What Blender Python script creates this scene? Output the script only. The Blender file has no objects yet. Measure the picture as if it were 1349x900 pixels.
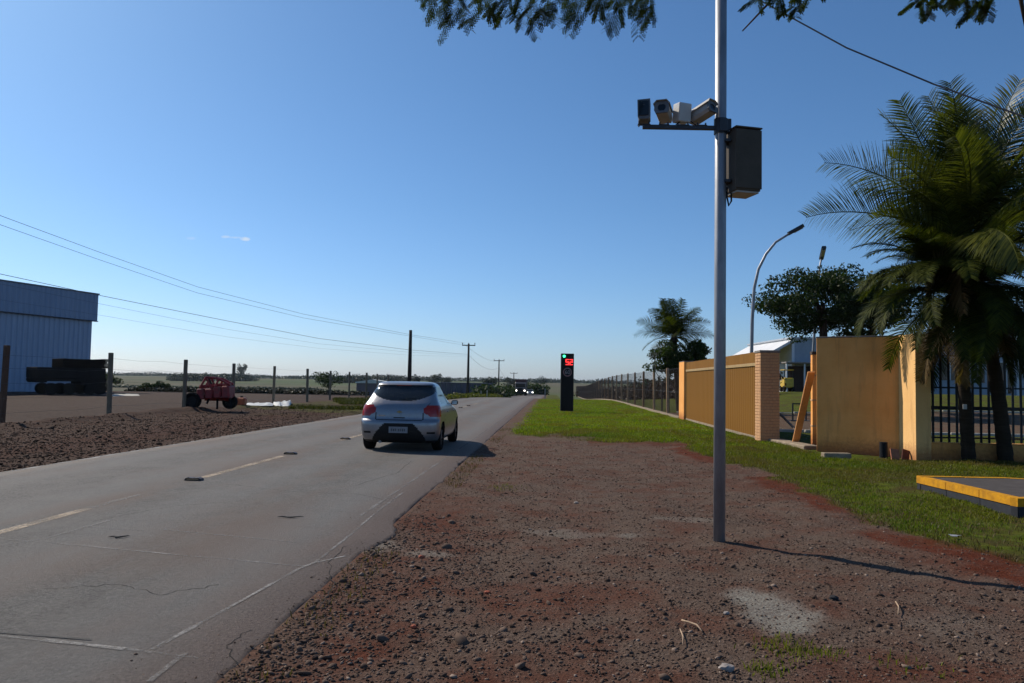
import bpy, bmesh, math, random
import numpy as np
from mathutils import Vector, Matrix
random.seed(7); RNG = np.random.default_rng(7)
SC = bpy.context.scene; COL = SC.collection
# ------------------------------------------------------------------ camera
CAM_H = 1.5; F = 1029.0; W0, H0 = 1349.0, 900.0
yaw, pitch, roll = math.radians(2.95), math.atan(54.2/F), math.radians(1.0)
f0 = Vector((-math.sin(yaw), math.cos(yaw), 0)); r0 = Vector((math.cos(yaw), math.sin(yaw), 0)); zz = Vector((0, 0, 1))
fw = f0*math.cos(pitch)+zz*math.sin(pitch); up0 = zz*math.cos(pitch)-f0*math.sin(pitch)
ri = r0*math.cos(roll)+up0*math.sin(roll); up = up0*math.cos(roll)-r0*math.sin(roll)
cam_d = bpy.data.cameras.new('camera'); cam = bpy.data.objects.new('camera', cam_d); COL.objects.link(cam)
EYE = Vector((0, 0, CAM_H))
cam.matrix_world = Matrix(((ri.x, up.x, -fw.x, EYE.x), (ri.y, up.y, -fw.y, EYE.y), (ri.z, up.z, -fw.z, EYE.z), (0, 0, 0, 1)))
cam_d.sensor_width = 36; cam_d.lens = 36*F/W0; cam_d.clip_start = .1; cam_d.clip_end = 20000
SC.camera = cam
def ray(px, py): return fw + ri*((px-W0/2)/F) - up*((py-H0/2)/F)
def at(px, py, d):            # point seen at a photo pixel, d metres ahead along the view axis
    return EYE + ray(px, py)*d
def gp(px, py, h=0.0):        # point on the level plane z=h
    v = ray(px, py); return EYE + v*((h-EYE.z)/v.z)
# ------------------------------------------------------------------ sky, sun, exposure
SUN_EL = math.radians(39); SUN_AZ = math.atan2(-.802, .599)      # azimuth from +Y towards +X
w = bpy.data.worlds.new('World'); SC.world = w; w.use_nodes = True; nt = w.node_tree; nt.nodes.clear()
sky = nt.nodes.new('ShaderNodeTexSky'); sky.sky_type = 'NISHITA'; sky.sun_disc = False
sky.sun_elevation = SUN_EL; sky.sun_rotation = SUN_AZ; sky.altitude = 400; sky.air_density = 1.0; sky.dust_density = 1.0; sky.ozone_density = 2.0
bg = nt.nodes.new('ShaderNodeBackground'); bg.inputs[1].default_value = .13
wo = nt.nodes.new("ShaderNodeOutputWorld"); nt.links.new(bg.outputs[0], wo.inputs[0])
# the clear tropical sky is bluer than the standard air model: one tint that varies with height only
tcw = nt.nodes.new('ShaderNodeTexCoord'); spw = nt.nodes.new('ShaderNodeSeparateXYZ'); nt.links.new(tcw.outputs['Generated'], spw.inputs[0])
crw = nt.nodes.new('ShaderNodeValToRGB'); nt.links.new(spw.outputs[2], crw.inputs[0]); ew = crw.color_ramp.elements
while len(ew) < 6: ew.new(.5)
for e_, z_ in zip(ew, (0, .06, .12, .22, .36, .6)):
    k_ = math.exp(-z_/.12); e_.position = z_; e_.color = tuple(a_*(b_/a_)**k_ for a_, b_ in zip((.41, .63, .815), (.59, .72, 1.06)))+(1,)
mlw = nt.nodes.new('ShaderNodeMix'); mlw.data_type = 'RGBA'; mlw.blend_type = 'MULTIPLY'; mlw.inputs[0].default_value = 1
nt.links.new(sky.outputs[0], mlw.inputs[6]); nt.links.new(crw.outputs[0], mlw.inputs[7]); 
skyc = mlw.outputs[2]
for cx_, cy_, wx_, wy_, a_ in ((323, 315, .0065, .0030, .9), (297, 312, .0055, .0022, .45), (310, 313, .010, .0016, .3), (252, 314, .006, .0025, .22)):   # small far cloud wisps
    dv_ = ray(cx_, cy_).normalized(); rx_ = fw.cross(zz).normalized(); ux_ = rx_.cross(dv_).normalized(); q_ = []
    for ax_, ww_ in ((rx_, wx_), (ux_, wy_)):
        sb_ = nt.nodes.new('ShaderNodeVectorMath'); sb_.operation = 'SUBTRACT'; nt.links.new(tcw.outputs['Generated'], sb_.inputs[0]); sb_.inputs[1].default_value = dv_
        dt_ = nt.nodes.new('ShaderNodeVectorMath'); dt_.operation = 'DOT_PRODUCT'; nt.links.new(sb_.outputs[0], dt_.inputs[0]); dt_.inputs[1].default_value = ax_/ww_
        pw_ = nt.nodes.new('ShaderNodeMath'); pw_.operation = 'MULTIPLY'; nt.links.new(dt_.outputs['Value'], pw_.inputs[0]); nt.links.new(dt_.outputs['Value'], pw_.inputs[1]); q_.append(pw_.outputs[0])
    nz_ = nt.nodes.new('ShaderNodeTexNoise'); nz_.inputs['Scale'].default_value = 260; nz_.inputs['Detail'].default_value = 4; nt.links.new(tcw.outputs['Generated'], nz_.inputs['Vector'])
    ad_ = nt.nodes.new('ShaderNodeMath'); ad_.operation = 'ADD'; nt.links.new(q_[0], ad_.inputs[0]); nt.links.new(q_[1], ad_.inputs[1])
    a2_ = nt.nodes.new('ShaderNodeMath'); a2_.operation = 'ADD'; nt.links.new(ad_.outputs[0], a2_.inputs[0]); nt.links.new(nz_.outputs['Fac'], a2_.inputs[1])
    mr_ = nt.nodes.new('ShaderNodeMapRange'); nt.links.new(a2_.outputs[0], mr_.inputs[0]); mr_.inputs[1].default_value = 1.4; mr_.inputs[2].default_value = .4; mr_.inputs[3].default_value = 0; mr_.inputs[4].default_value = a_
    mc_ = nt.nodes.new('ShaderNodeMix'); mc_.data_type = 'RGBA'; nt.links.new(mr_.outputs[0], mc_.inputs[0]); nt.links.new(skyc, mc_.inputs[6]); mc_.inputs[7].default_value = (5.6, 6.1, 6.6, 1); skyc = mc_.outputs[2]
nt.links.new(skyc, bg.inputs[0])
sl = bpy.data.lights.new('sun', 'SUN'); sl.energy = 5.0; sl.angle = math.radians(.53); sl.color = (1, .90, .77)
so = bpy.data.objects.new('sun', sl); COL.objects.link(so)
sdir = Vector((math.sin(SUN_AZ)*math.cos(SUN_EL), math.cos(SUN_AZ)*math.cos(SUN_EL), math.sin(SUN_EL)))
so.rotation_euler = sdir.to_track_quat('Z', 'Y').to_euler(); so.location = (0, 0, 60)
SC.view_settings.view_transform = 'Standard'; SC.view_settings.look = 'None'
SC.view_settings.exposure = 0.0; SC.view_settings.gamma = 1
# ------------------------------------------------------------------ helpers
def tag(o, label=None, cat=None, group=None, kind=None):
    if label: o['label'] = label
    if cat: o['category'] = cat
    if group: o['group'] = group
    if kind: o['kind'] = kind
    return o
def thing(name, label, cat, loc=(0, 0, 0), rz=0, group=None):
    o = bpy.data.objects.new(name, None); COL.objects.link(o); o.empty_display_size = .2
    o.location = loc; o.rotation_euler = (0, 0, rz); return tag(o, label, cat, group)
def link_mesh(name, me, mat, parent=None):
    o = bpy.data.objects.new(name, me); COL.objects.link(o)
    if mat is not None and len(me.materials) == 0: me.materials.append(mat)
    if parent is not None: o.parent = parent
    return o
def copy_tree(o, parent=None):
    c = o.copy(); COL.objects.link(c)
    if parent is not None: c.parent = parent
    for ch in list(o.children): copy_tree(ch, c)
    return c
class MB:
    def __init__(s): s.v = []; s.f = []
    def add(s, vs, fs):
        n = len(s.v); s.v += [tuple(v) for v in vs]; s.f += [tuple(i+n for i in f) for f in fs]; return s
    def box(s, lo, hi, bev=0, M=None):
        x0, y0, z0 = lo; x1, y1, z1 = hi
        if bev:
            b = bev; P = []
            for sx in (0, 1):
                for sy in (0, 1):
                    for sz in (0, 1):
                        X, Y, Z = (x0, x1)[sx], (y0, y1)[sy], (z0, z1)[sz]
                        dx, dy, dz = (b, -b)[sx], (b, -b)[sy], (b, -b)[sz]
                        P += [(X, Y+dy, Z+dz), (X+dx, Y, Z+dz), (X+dx, Y+dy, Z)]
            bm = bmesh.new(); vs = [bm.verts.new(p) for p in P]
            r = bmesh.ops.convex_hull(bm, input=vs); bm.verts.index_update()
            V = [v.co.copy() for v in bm.verts]; Fs = [[v.index for v in f.verts] for f in bm.faces]; bm.free()
        else:
            V = [Vector(p) for p in [(x0, y0, z0), (x1, y0, z0), (x1, y1, z0), (x0, y1, z0), (x0, y0, z1), (x1, y0, z1), (x1, y1, z1), (x0, y1, z1)]]
            Fs = [(0, 3, 2, 1), (4, 5, 6, 7), (0, 1, 5, 4), (1, 2, 6, 5), (2, 3, 7, 6), (3, 0, 4, 7)]
        if M is not None: V = [M @ Vector(v) for v in V]
        return s.add(V, Fs)
    def prism(s, poly, y0, y1, M=None):      # poly in x,z; extruded along y
        n = len(poly); V = [Vector((p[0], y0, p[1])) for p in poly]+[Vector((p[0], y1, p[1])) for p in poly]
        Fs = [tuple(range(n)), tuple(range(2*n-1, n-1, -1))]+[(i, i+n, (i+1) % n+n, (i+1) % n) for i in range(n)]
        if M is not None: V = [M @ v for v in V]
        return s.add(V, Fs)
    def tube(s, pts, rad, n=8, cap=True):
        pts = [Vector(p) for p in pts]
        if not hasattr(rad, '__len__'): rad = [rad]*len(pts)
        V = []; Fs = []; ref = None
        for i, p in enumerate(pts):
            t = (pts[min(i+1, len(pts)-1)]-pts[max(i-1, 0)]).normalized()
            if ref is None: ref = Vector((1, 0, 0)) if abs(t.x) < .8 else Vector((0, 1, 0))
            a = (ref-t*ref.dot(t)).normalized(); b = t.cross(a); ref = a
            for k in range(n):
                q = 2*math.pi*k/n; V.append(p+(a*math.cos(q)+b*math.sin(q))*rad[i])
        for i in range(len(pts)-1):
            for k in range(n):
                k2 = (k+1) % n; Fs.append((i*n+k, i*n+k2, (i+1)*n+k2, (i+1)*n+k))
        if cap: Fs.append(tuple(range(n-1, -1, -1))); Fs.append(tuple(range((len(pts)-1)*n, len(pts)*n)))
        return s.add(V, Fs)
    def mesh(s, name, smooth=False):
        me = bpy.data.meshes.new(name); me.from_pydata(s.v, [], s.f); me.update()
        if smooth: me.shade_smooth()
        return me
    def build(s, name, mat, parent=None, smooth=False):
        return link_mesh(name, s.mesh(name, smooth), mat, parent)
def np_mesh(name, V, Fc, attrs=None, smooth=False):     # Fc (n,k) ints
    me = bpy.data.meshes.new(name); n, k = Fc.shape
    me.vertices.add(len(V)); me.vertices.foreach_set('co', np.ascontiguousarray(V, np.float32).ravel())
    me.loops.add(n*k); me.loops.foreach_set('vertex_index', np.ascontiguousarray(Fc, np.int32).ravel())
    me.polygons.add(n); me.polygons.foreach_set('loop_start', np.arange(0, n*k, k, dtype=np.int32))
    try: me.polygons.foreach_set('loop_total', np.full(n, k, np.int32))
    except Exception: pass
    me.update(calc_edges=True)
    for nm, a in (attrs or {}).items():
        at_ = me.attributes.new(nm, 'FLOAT', 'POINT'); at_.data.foreach_set('value', np.ascontiguousarray(a, np.float32))
    if smooth: me.shade_smooth()
    return me
def vnoise(x, y, seed=0):
    xi = np.floor(x).astype(np.int64); yi = np.floor(y).astype(np.int64); xf = x-xi; yf = y-yi
    def h(a, b):
        n = (a*374761393+b*668265263+seed*1442695041) & 0xffffffff
        n = ((n ^ (n >> 13))*1274126177) & 0xffffffff
        return ((n ^ (n >> 16)) & 0xffff)/65535.0
    u = xf*xf*(3-2*xf); v = yf*yf*(3-2*yf)
    return (h(xi, yi)*(1-u)+h(xi+1, yi)*u)*(1-v)+(h(xi, yi+1)*(1-u)+h(xi+1, yi+1)*u)*v
def fbm(x, y, sc, seed=0, o=4):
    s = 0; a = .5; t = 0
    for i in range(o): s = s+a*vnoise(x*sc*2**i+i*17.3, y*sc*2**i-i*9.1, seed+i); t += a; a *= .5
    return s/t
def sst(a, b, x):
    t = np.clip((x-a)/(b-a), 0, 1); return t*t*(3-2*t)
# materials
def new_mat(name):
    m = bpy.data.materials.new(name); m.use_nodes = True; nt = m.node_tree
    return m, nt, nt.nodes['Principled BSDF']
def N(nt, t, **k):
    n = nt.nodes.new(t)
    for a, b in k.items():
        if a.startswith('i_'): n.inputs[a[2:].replace('_', ' ')].default_value = b
        else: setattr(n, a, b)
    return n
def mixc(nt, fac, a, b, mode='MIX'):
    m = nt.nodes.new('ShaderNodeMix'); m.data_type = 'RGBA'; m.blend_type = mode
    for i, v in ((0, fac), (6, a), (7, b)):
        if isinstance(v, bpy.types.NodeSocket): nt.links.new(v, m.inputs[i])
        elif i == 0: m.inputs[0].default_value = v
        else: m.inputs[i].default_value = (*v, 1) if len(v) == 3 else v
    return m.outputs[2]
def ramp(nt, src, p0, p1, c0=0., c1=1.):
    r = nt.nodes.new('ShaderNodeMapRange'); r.inputs[1].default_value = p0; r.inputs[2].default_value = p1
    r.inputs[3].default_value = c0; r.inputs[4].default_value = c1; nt.links.new(src, r.inputs[0]); return r.outputs[0]
def noise(nt, sc, det=4, rough=.6, vec=None, stretch=None, typ='noise'):
    tc = nt.nodes.new('ShaderNodeTexCoord'); src = tc.outputs['Object']
    if stretch:
        mp = nt.nodes.new('ShaderNodeMapping'); mp.inputs['Scale'].default_value = stretch; nt.links.new(src, mp.inputs[0]); src = mp.outputs[0]
    if typ == 'voronoi':
        n = nt.nodes.new('ShaderNodeTexVoronoi'); n.inputs['Scale'].default_value = sc; nt.links.new(src, n.inputs['Vector']); return n.outputs['Distance']
    n = nt.nodes.new('ShaderNodeTexNoise'); n.inputs['Scale'].default_value = sc; n.inputs['Detail'].default_value = det
    n.inputs['Roughness'].default_value = rough; nt.links.new(src, n.inputs['Vector']); return n.outputs['Fac']
def mth(nt, op, a, b=None):
    m = nt.nodes.new('ShaderNodeMath'); m.operation = op
    for i, v in enumerate((a, b)):
        if v is None: continue
        if isinstance(v, bpy.types.NodeSocket): nt.links.new(v, m.inputs[i])
        else: m.inputs[i].default_value = v
    return m.outputs[0]
def bump(nt, bs, h, strength=.3, dist=.01):
    b = nt.nodes.new('ShaderNodeBump'); b.inputs['Strength'].default_value = strength; b.inputs['Distance'].default_value = dist
    nt.links.new(h, b.inputs['Height']); nt.links.new(b.outputs[0], bs.inputs['Normal'])
def attr(nt, name):
    a = nt.nodes.new('ShaderNodeAttribute'); a.attribute_name = name; return a.outputs['Fac']
def mat(name, c, rough=.6, metal=0, var=.25, sc=6, bmp=.15, bd=.01, c2=None, stretch=None, emit=None, spec=None):
    m, nt, bs = new_mat(name); n = noise(nt, sc, 5, .65, stretch=stretch)
    c2 = c2 or tuple(x*(1-var) for x in c)
    nt.links.new(mixc(nt, ramp(nt, n, .35, .65), c2, c), bs.inputs['Base Color'])
    bs.inputs['Roughness'].default_value = rough; bs.inputs['Metallic'].default_value = metal
    bs.inputs['Specular IOR Level'].default_value = (.5 if rough < .55 else .18) if spec is None else spec
    if bmp: bump(nt, bs, noise(nt, sc*8, 3, stretch=stretch), bmp, bd)
    if emit:
        bs.inputs['Emission Color'].default_value = (*emit[0], 1); bs.inputs['Emission Strength'].default_value = emit[1]
    return m
def leaf_mat(name, c, c2, trans=.35, rough=.5, spec=.15, drift=None):
    m, nt, bs = new_mat(name)
    oi = nt.nodes.new('ShaderNodeNewGeometry'); r = oi.outputs['Random Per Island']
    col = mixc(nt, r, c, c2)
    if drift: col = mixc(nt, ramp(nt, noise(nt, .55, 4, .65, stretch=(1, .6, 1)), .44, .60, 0, .85), col, drift[0]); col = mixc(nt, ramp(nt, noise(nt, .35, 3, .6), .52, .68, 0, .6), col, drift[1])
    nt.links.new(col, bs.inputs['Base Color']); bs.inputs['Roughness'].default_value = rough; bs.inputs['Specular IOR Level'].default_value = spec
    tr = nt.nodes.new('ShaderNodeBsdfTranslucent'); nt.links.new(mixc(nt, 1.0, col, (1.1, 1.25, .5), 'MULTIPLY'), tr.inputs[0])
    mx = nt.nodes.new('ShaderNodeMixShader'); mx.inputs[0].default_value = trans
    nt.links.new(bs.outputs[0], mx.inputs[1]); nt.links.new(tr.outputs[0], mx.inputs[2])
    nt.links.new(mx.outputs[0], nt.nodes['Material Output'].inputs[0]); return m
# ------------------------------------------------------------------ terrain
R_L, R_R, R_C = -8.38, -1.66, -5.12         # road edges and centre line (x)
def prof(Y):       # height profile along the road
    return -1.25*sst(66, 150, Y)-1.3*sst(140, 330, Y)
def terr(X, Y):
    X = np.asarray(X, float); Y = np.asarray(Y, float)
    r = np.hypot(X, Y); z = prof(Y)*(1-sst(350, 900, r)) - .9*sst(20, 90, -X-20)*sst(60, 120, Y)*(1-sst(350, 900, r))
    z = z+(1.5+.0012*(r-700))*sst(350, 1500, r)+(fbm(X, Y, .0011, 5)-.5)*9*sst(300, 1500, r)
    z = z+1.15*sst(9, 22, X)*sst(34, 62, Y)*(1-sst(250, 500, r))
    return z
def ground_z(X, Y):
    X = np.asarray(X, float); Y = np.asarray(Y, float); z = terr(X, Y)
    near = 1-sst(60, 140, np.hypot(X, Y))
    dR = X-R_R; dL = R_L-X
    inroad = (dR < .02) & (dL < .02)
    drop = np.where(inroad, -.10, np.where(dR > 0, -.022*sst(-.05, .10, dR)*(1-.6*sst(.6, 3, dR)), -.035))
    z = z+drop
    b = (fbm(X, Y, .9, 11)-.5)*.09+(fbm(X, Y, 4.5, 21)-.5)*.04
    z = z+np.where(inroad, 0, b*near*np.clip(np.where(dR > 0, dR, dL)*1.2, .15, 1))
    # low earth ridge by the wire fence
    z = z+.22*np.exp(-((X+15.6+(fbm(X, Y, .25, 3)-.5)*2.2)/.45)**2)*sst(8, 16, Y)*(1-sst(36, 46, Y))*(.3+1.2*fbm(X, Y, .5, 9))
    return z
# grass outline on the right: x of the left limit of the lawn for each y
GB = [gp(1430, 790), gp(1349, 742), gp(1230, 716), gp(1130, 676), gp(1060, 645), gp(1010, 622), gp(950, 606), gp(905, 592), gp(900, 578)]
GBy = np.array([p.y for p in GB]); GBx = np.array([p.x for p in GB])
CEM = [(gp(1018, 805), .30, .52, .85), (gp(745, 700), .50, .26, .34), (gp(905, 683), .42, .22, .32), (gp(565, 728), .25, .16, .5), (gp(488, 716), .32, .34, .5), (gp(1245, 820), .35, .3, .16), (gp(822, 706), .16, .1, .45)]
def masks(X, Y):
    n1 = fbm(X, Y, .55, 31); n2 = fbm(X, Y, 2.2, 41); n3 = fbm(X, Y, .18, 51)
    lim = np.interp(Y, GBy, GBx)
    g = sst(-.12, .28, X-lim+(n2-.5)*.8)*(Y < GBy[-1])
    edgeY = 21.2+(n1-.5)*3.0-.55*np.clip(X-3.5, 0, 3)+1.6*sst(0.6, -.9, X)
    far = sst(-.7, 1.3, Y-edgeY)*sst(-1.45, -.75, X+(n2-.5)*.8)
    far = far*(1-.75*sst(.62, .70, fbm(X, Y, .35, 71))*sst(19, 23, Y)*(1-sst(26, 30, Y)))
    g = np.maximum(g, far)
    g = np.where(Y > GBy[-1], far, g)
    inside = (X > 6.1) & (Y > 18.4)
    g = np.where(inside, np.where((Y > 27) & (Y < 44), .12, 1.0), g)
    red = np.exp(-((X-lim+.2+(n2-.5)*.8)/.3)**2)*(Y < 19)*(.25+1.3*sst(.35, .6, n1+.3*(n2-.5)))+sst(.52, .72, n1)*.5*(X > R_R)*(Y < 14)*(X < lim)+.5*sst(.52, .70, fbm(X, Y, .7, 61))*(Y < 8.5)+.38*np.exp(-((X-R_R-.35-.3*n2)/.35)**2)*(Y < 10)
    red = np.maximum(red, .5*np.exp(-((X+10.8+(n1-.5)*2)/1.1)**2)*sst(9, 15, Y)*(X < R_L))
    red = np.maximum(red, .8*np.exp(-((Y-20.6+(n1-.5)*2.4)/1.0)**2)*(X > 1)*(X < 6.5))
    cem = 0*X
    for c, rx, ry, a in CEM:
        d = np.hypot((X-c.x)/rx, (Y-c.y)/ry); cem = np.maximum(cem, a*sst(1.15, .6, d+(n2-.5)*.9+(fbm(X, Y, 9, 3)-.5)*.7))
    yard = sst(0, 1.2, -X-16.2+(n1-.5)*1.6)*(1-sst(70, 78, Y+(n3-.5)*10))
    dark = sst(-1, 2, Y-78+(n3-.5)*6)*(1-sst(101, 104, Y+(n3-.5)*3))*(X < -14.5)
    field = sst(96, 102, Y)*(X < -14.5)+sst(103, 112, Y)*(X > -14.5)*((X > 1.5) | (X < -11))
    field = np.clip(field+sst(200, 260, np.hypot(X, Y)), 0, 1)
    bad = (X < -11.5)*(X > -16)*sst(34, 42, Y)*(1-sst(96, 110, Y)); g = np.maximum(g, bad*.6*sst(.4, .6, n1))
    g = np.maximum(g, .8*sst(.4, .55, n1)*(X < R_L-.3)*(X > -12.5)*sst(30, 40, Y))
    return np.clip(g, 0, 1), np.clip(red, 0, 1), cem, yard, dark, field
def grow(a, b, s0, k, lim):      # coordinates growing geometrically beyond a dense stretch
    out = [b]; s = s0
    while out[-1] < lim: s *= k; out.append(out[-1]+s)
    return out[1:]
ys = list(np.arange(2.2, 14, .06))+list(np.arange(14, 30, .12)); ys += grow(0, ys[-1], .12, 1.028, 4200)
ys = [-2000, -600, -200, -60, -20, -8, -3, 0, 1.2]+ys
xs = list(np.arange(-1.7, 7.4, .06)); xr = grow(0, xs[-1], .06, 1.075, 4200)
xl = grow(0, 8.38, .06, 1.03, 24); xl += grow(0, xl[-1], .5, 1.09, 4200)
xs = sorted([-x for x in xl]+[-8.38, -8.0, -5, -2.2, -1.76]+xs+xr)
XS, YS = np.meshgrid(np.array(xs), np.array(ys))
ZS = ground_z(XS, YS)
m_ = masks(XS, YS)
ny, nx = XS.shape; idx = np.arange(nx*ny).reshape(ny, nx)
Fq = np.stack([idx[:-1, :-1], idx[:-1, 1:], idx[1:, 1:], idx[1:, :-1]], -1).reshape(-1, 4)
gm = np_mesh('ground', np.stack([XS, YS, ZS], -1).reshape(-1, 3), Fq, dict(zip(['grass', 'red', 'cement', 'yard', 'dark', 'field'], [a.ravel() for a in m_])), smooth=True)
def ground_material():
    m, nt, bs = new_mat('soil and gravel')
    fine = noise(nt, 55, 6, .7); mid = noise(nt, 6, 5, .6); big = noise(nt, .6, 4, .6); pat = noise(nt, 1.7, 6, .65)
    grav = mixc(nt, ramp(nt, fine, .33, .68), (.050, .033, .024), (.205, .152, .120))
    grav = mixc(nt, ramp(nt, mid, .35, .7), grav, (.105, .070, .052))
    redc = mixc(nt, ramp(nt, fine, .3, .7), (.045, .011, .006), (.150, .044, .022))
    leftc = mixc(nt, ramp(nt, fine, .3, .7), (.05, .033, .027), (.14, .10, .083))
    tg_ = nt.nodes.new('ShaderNodeTexCoord'); sg_ = nt.nodes.new('ShaderNodeSeparateXYZ'); nt.links.new(tg_.outputs['Object'], sg_.inputs[0]); xs_ = sg_.outputs[0]
    c = mixc(nt, ramp(nt, pat, .46, .64, 0, .5), grav, redc)
    c = mixc(nt, mth(nt, 'MULTIPLY', attr(nt, 'yard'), .8), c, mixc(nt, ramp(nt, mid, .3, .7), (.030, .022, .018), (.082, .062, .050)))
    rm = mth(nt, 'MULTIPLY', attr(nt, 'red'), ramp(nt, mid, .25, .55, .45, 1)); c = mixc(nt, rm, c, redc)
    cm = mth(nt, 'MULTIPLY', attr(nt, 'cement'), ramp(nt, fine, .35, .60, .25, 1)); c = mixc(nt, cm, c, (.27, .27, .235)); lv = ramp(nt, xs_, -8.2, -8.9, 0, .62); c = mixc(nt, mth(nt, 'MULTIPLY', lv, mth(nt, 'SUBTRACT', 1.0, attr(nt, 'yard'))), c, mixc(nt, ramp(nt, fine, .3, .7), (.014, .008, .006), (.066, .036, .024)))
    c = mixc(nt, attr(nt, 'dark'), c, (.014, .009, .007))
    gr = mixc(nt, ramp(nt, mid, .3, .7), (.035, .055, .004), (.105, .13, .012)); gr = mixc(nt, ramp(nt, pat, .42, .60, 0, .8), gr, (.060, .040, .018))
    c = mixc(nt, mth(nt, 'MULTIPLY', attr(nt, 'grass'), ramp(nt, fine, .2, .5, .75, 1)), c, gr)
    vb = noise(nt, .006, 3, .5, stretch=(1, .35, 1)); sb = noise(nt, .02, 3, .5, stretch=(.6, 3, 1))
    fl = mixc(nt, ramp(nt, vb, .42, .55), (.085, .105, .048), (.105, .09, .06)); fl = mixc(nt, ramp(nt, sb, .45, .65, 0, .6), fl, (.04, .062, .025))
    c = mixc(nt, attr(nt, 'field'), c, fl)
    nt.links.new(c, bs.inputs['Base Color']); bs.inputs['Roughness'].default_value = .95; bs.inputs['Specular IOR Level'].default_value = .05
    h = mth(nt, 'ADD', mth(nt, 'MULTIPLY', fine, .6), mth(nt, 'MULTIPLY', noise(nt, 24, 5, .7), 1.0)); bump(nt, bs, h, .9, .03)
    return m
M_ground = ground_material()
tag(link_mesh('ground', gm, M_ground), 'red gravelly verge, grass and fields reaching the horizon', None, None, 'structure')
# ------------------------------------------------------------------ road
def road_edge(Y, side):
    Y = np.asarray(Y, float); n = (fbm(Y*0+3, Y, 1.3, 81)-.5)*.10+(fbm(Y*0+9, Y, 6, 82)-.5)*.07+(fbm(Y*0+4, Y, 19, 83)-.5)*.04
    if side > 0: n = n + .10*np.exp(-((Y-7.6)/.5)**2)
    return (R_R if side > 0 else R_L)+n*(1 if side > 0 else .5)
def build_road():
    Y = np.array([-60, -20, -5, 0]+list(np.arange(2, 22, .08))+grow(0, 22, .08, 1.03, 420)); nY = len(Y)
    a = np.linspace(0, 1, 15); V = []
    L = road_edge(Y, -1); Rr = road_edge(Y, 1); z = terr(R_C+0*Y, Y)
    rows = [(L-.03, z-.12), (L, z+.0)]+[(L+(Rr-L)*t, z+.035*4*t*(1-t)*.6) for t in a[1:-1]]+[(Rr-.02, z), (Rr+.015, z-.02), (Rr+.05, z-.13)]
    X = np.stack([r[0] for r in rows], 1); Z = np.stack([r[1] for r in rows], 1); YY = np.repeat(Y[:, None], X.shape[1], 1)
    n = X.shape[1]; idx = np.arange(nY*n).reshape(nY, n)
    Fq = np.stack([idx[:-1, :-1], idx[:-1, 1:], idx[1:, 1:], idx[1:, :-1]], -1).reshape(-1, 4)
    return np_mesh('road', np.stack([X, YY, Z], -1).reshape(-1, 3), Fq, smooth=True)
def road_z(x, y):
    t = (x-R_L)/(R_R-R_L); return float(terr(R_C, y))+.035*4*t*(1-t)*.6
def asphalt():
    m, nt, bs = new_mat('worn asphalt')
    fine = noise(nt, 90, 4, .7); mid = noise(nt, 3, 5, .6, stretch=(1, .45, 1)); big = noise(nt, .8, 4, .6, stretch=(1, .3, 1))
    tc = nt.nodes.new('ShaderNodeTexCoord'); sp = nt.nodes.new('ShaderNodeSeparateXYZ'); nt.links.new(tc.outputs['Object'], sp.inputs[0]); x = sp.outputs[0]
    fin2 = noise(nt, 38, 6, .8); c = mixc(nt, ramp(nt, fin2, .36, .64), (.050, .047, .043), (.155, .146, .134)); c = mixc(nt, ramp(nt, noise(nt, 14, 5, .75), .56, .66, 0, .7), c, (.036, .032, .029)); c = mixc(nt, ramp(nt, noise(nt, 2.2, 6, .75), .50, .62, 0, .4), c, (.062, .052, .044))
    c = mixc(nt, ramp(nt, mid, .42, .72, 0, .55), c, (.14, .128, .115))
    c = mixc(nt, ramp(nt, big, .46, .62, 0, .7), c, (.115, .080, .061))
    tr = nt.nodes.new('ShaderNodeMath'); tr.operation = 'PINGPONG'; nt.links.new(mth(nt, 'ADD', x, 10.0), tr.inputs[0]); tr.inputs[1].default_value = .84
    c = mixc(nt, ramp(nt, tr.outputs[0], .25, .7, 0, .35), c, (.155, .150, .143))
    edge = ramp(nt, mth(nt, 'ADD', x, mth(nt, 'MULTIPLY', mid, .5)), -2.15, -1.55, 0, .9); c = mixc(nt, edge, c, mixc(nt, ramp(nt, fin2, .35, .65), (.078, .052, .042), (.155, .115, .095)))
    nt.links.new(c, bs.inputs['Base Color']); bs.inputs['Roughness'].default_value = .8; bs.inputs['Specular IOR Level'].default_value = .25
    bump(nt, bs, fin2, 1.0, .02); return m
tag(link_mesh('road', build_road(), asphalt()), 'worn grey asphalt two lane road', None, None, 'structure')
def paint_mat(name, c, worn, lo, hi):
    m, nt, bs = new_mat(name); n = noise(nt, 30, 6, .8); n2 = noise(nt, 1.6, 4, .7); s = mth(nt, 'ADD', mth(nt, 'MULTIPLY', n, .5), mth(nt, 'MULTIPLY', n2, .5))
    nt.links.new(mixc(nt, ramp(nt, s, lo, hi), tuple(x*.6 for x in c), c), bs.inputs['Base Color']); bs.inputs['Roughness'].default_value = .8; nt.links.new(ramp(nt, s, lo-.03, hi+.02), bs.inputs['Alpha'])
    bump(nt, bs, noise(nt, 90, 3), .5, .006); return m
M_yel = paint_mat('faded cream road paint', (.46, .36, .25), (.10, .09, .08), .38, .62)
M_dust = paint_mat('dusty white sealant', (.25, .24, .225), (.080, .074, .068), .40, .58)
M_dust2 = paint_mat('faint chalky line', (.20, .19, .18), (.080, .074, .068), .44, .60)
M_seam = mat('dark sealed cut', (.05, .05, .05), .8)
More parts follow.
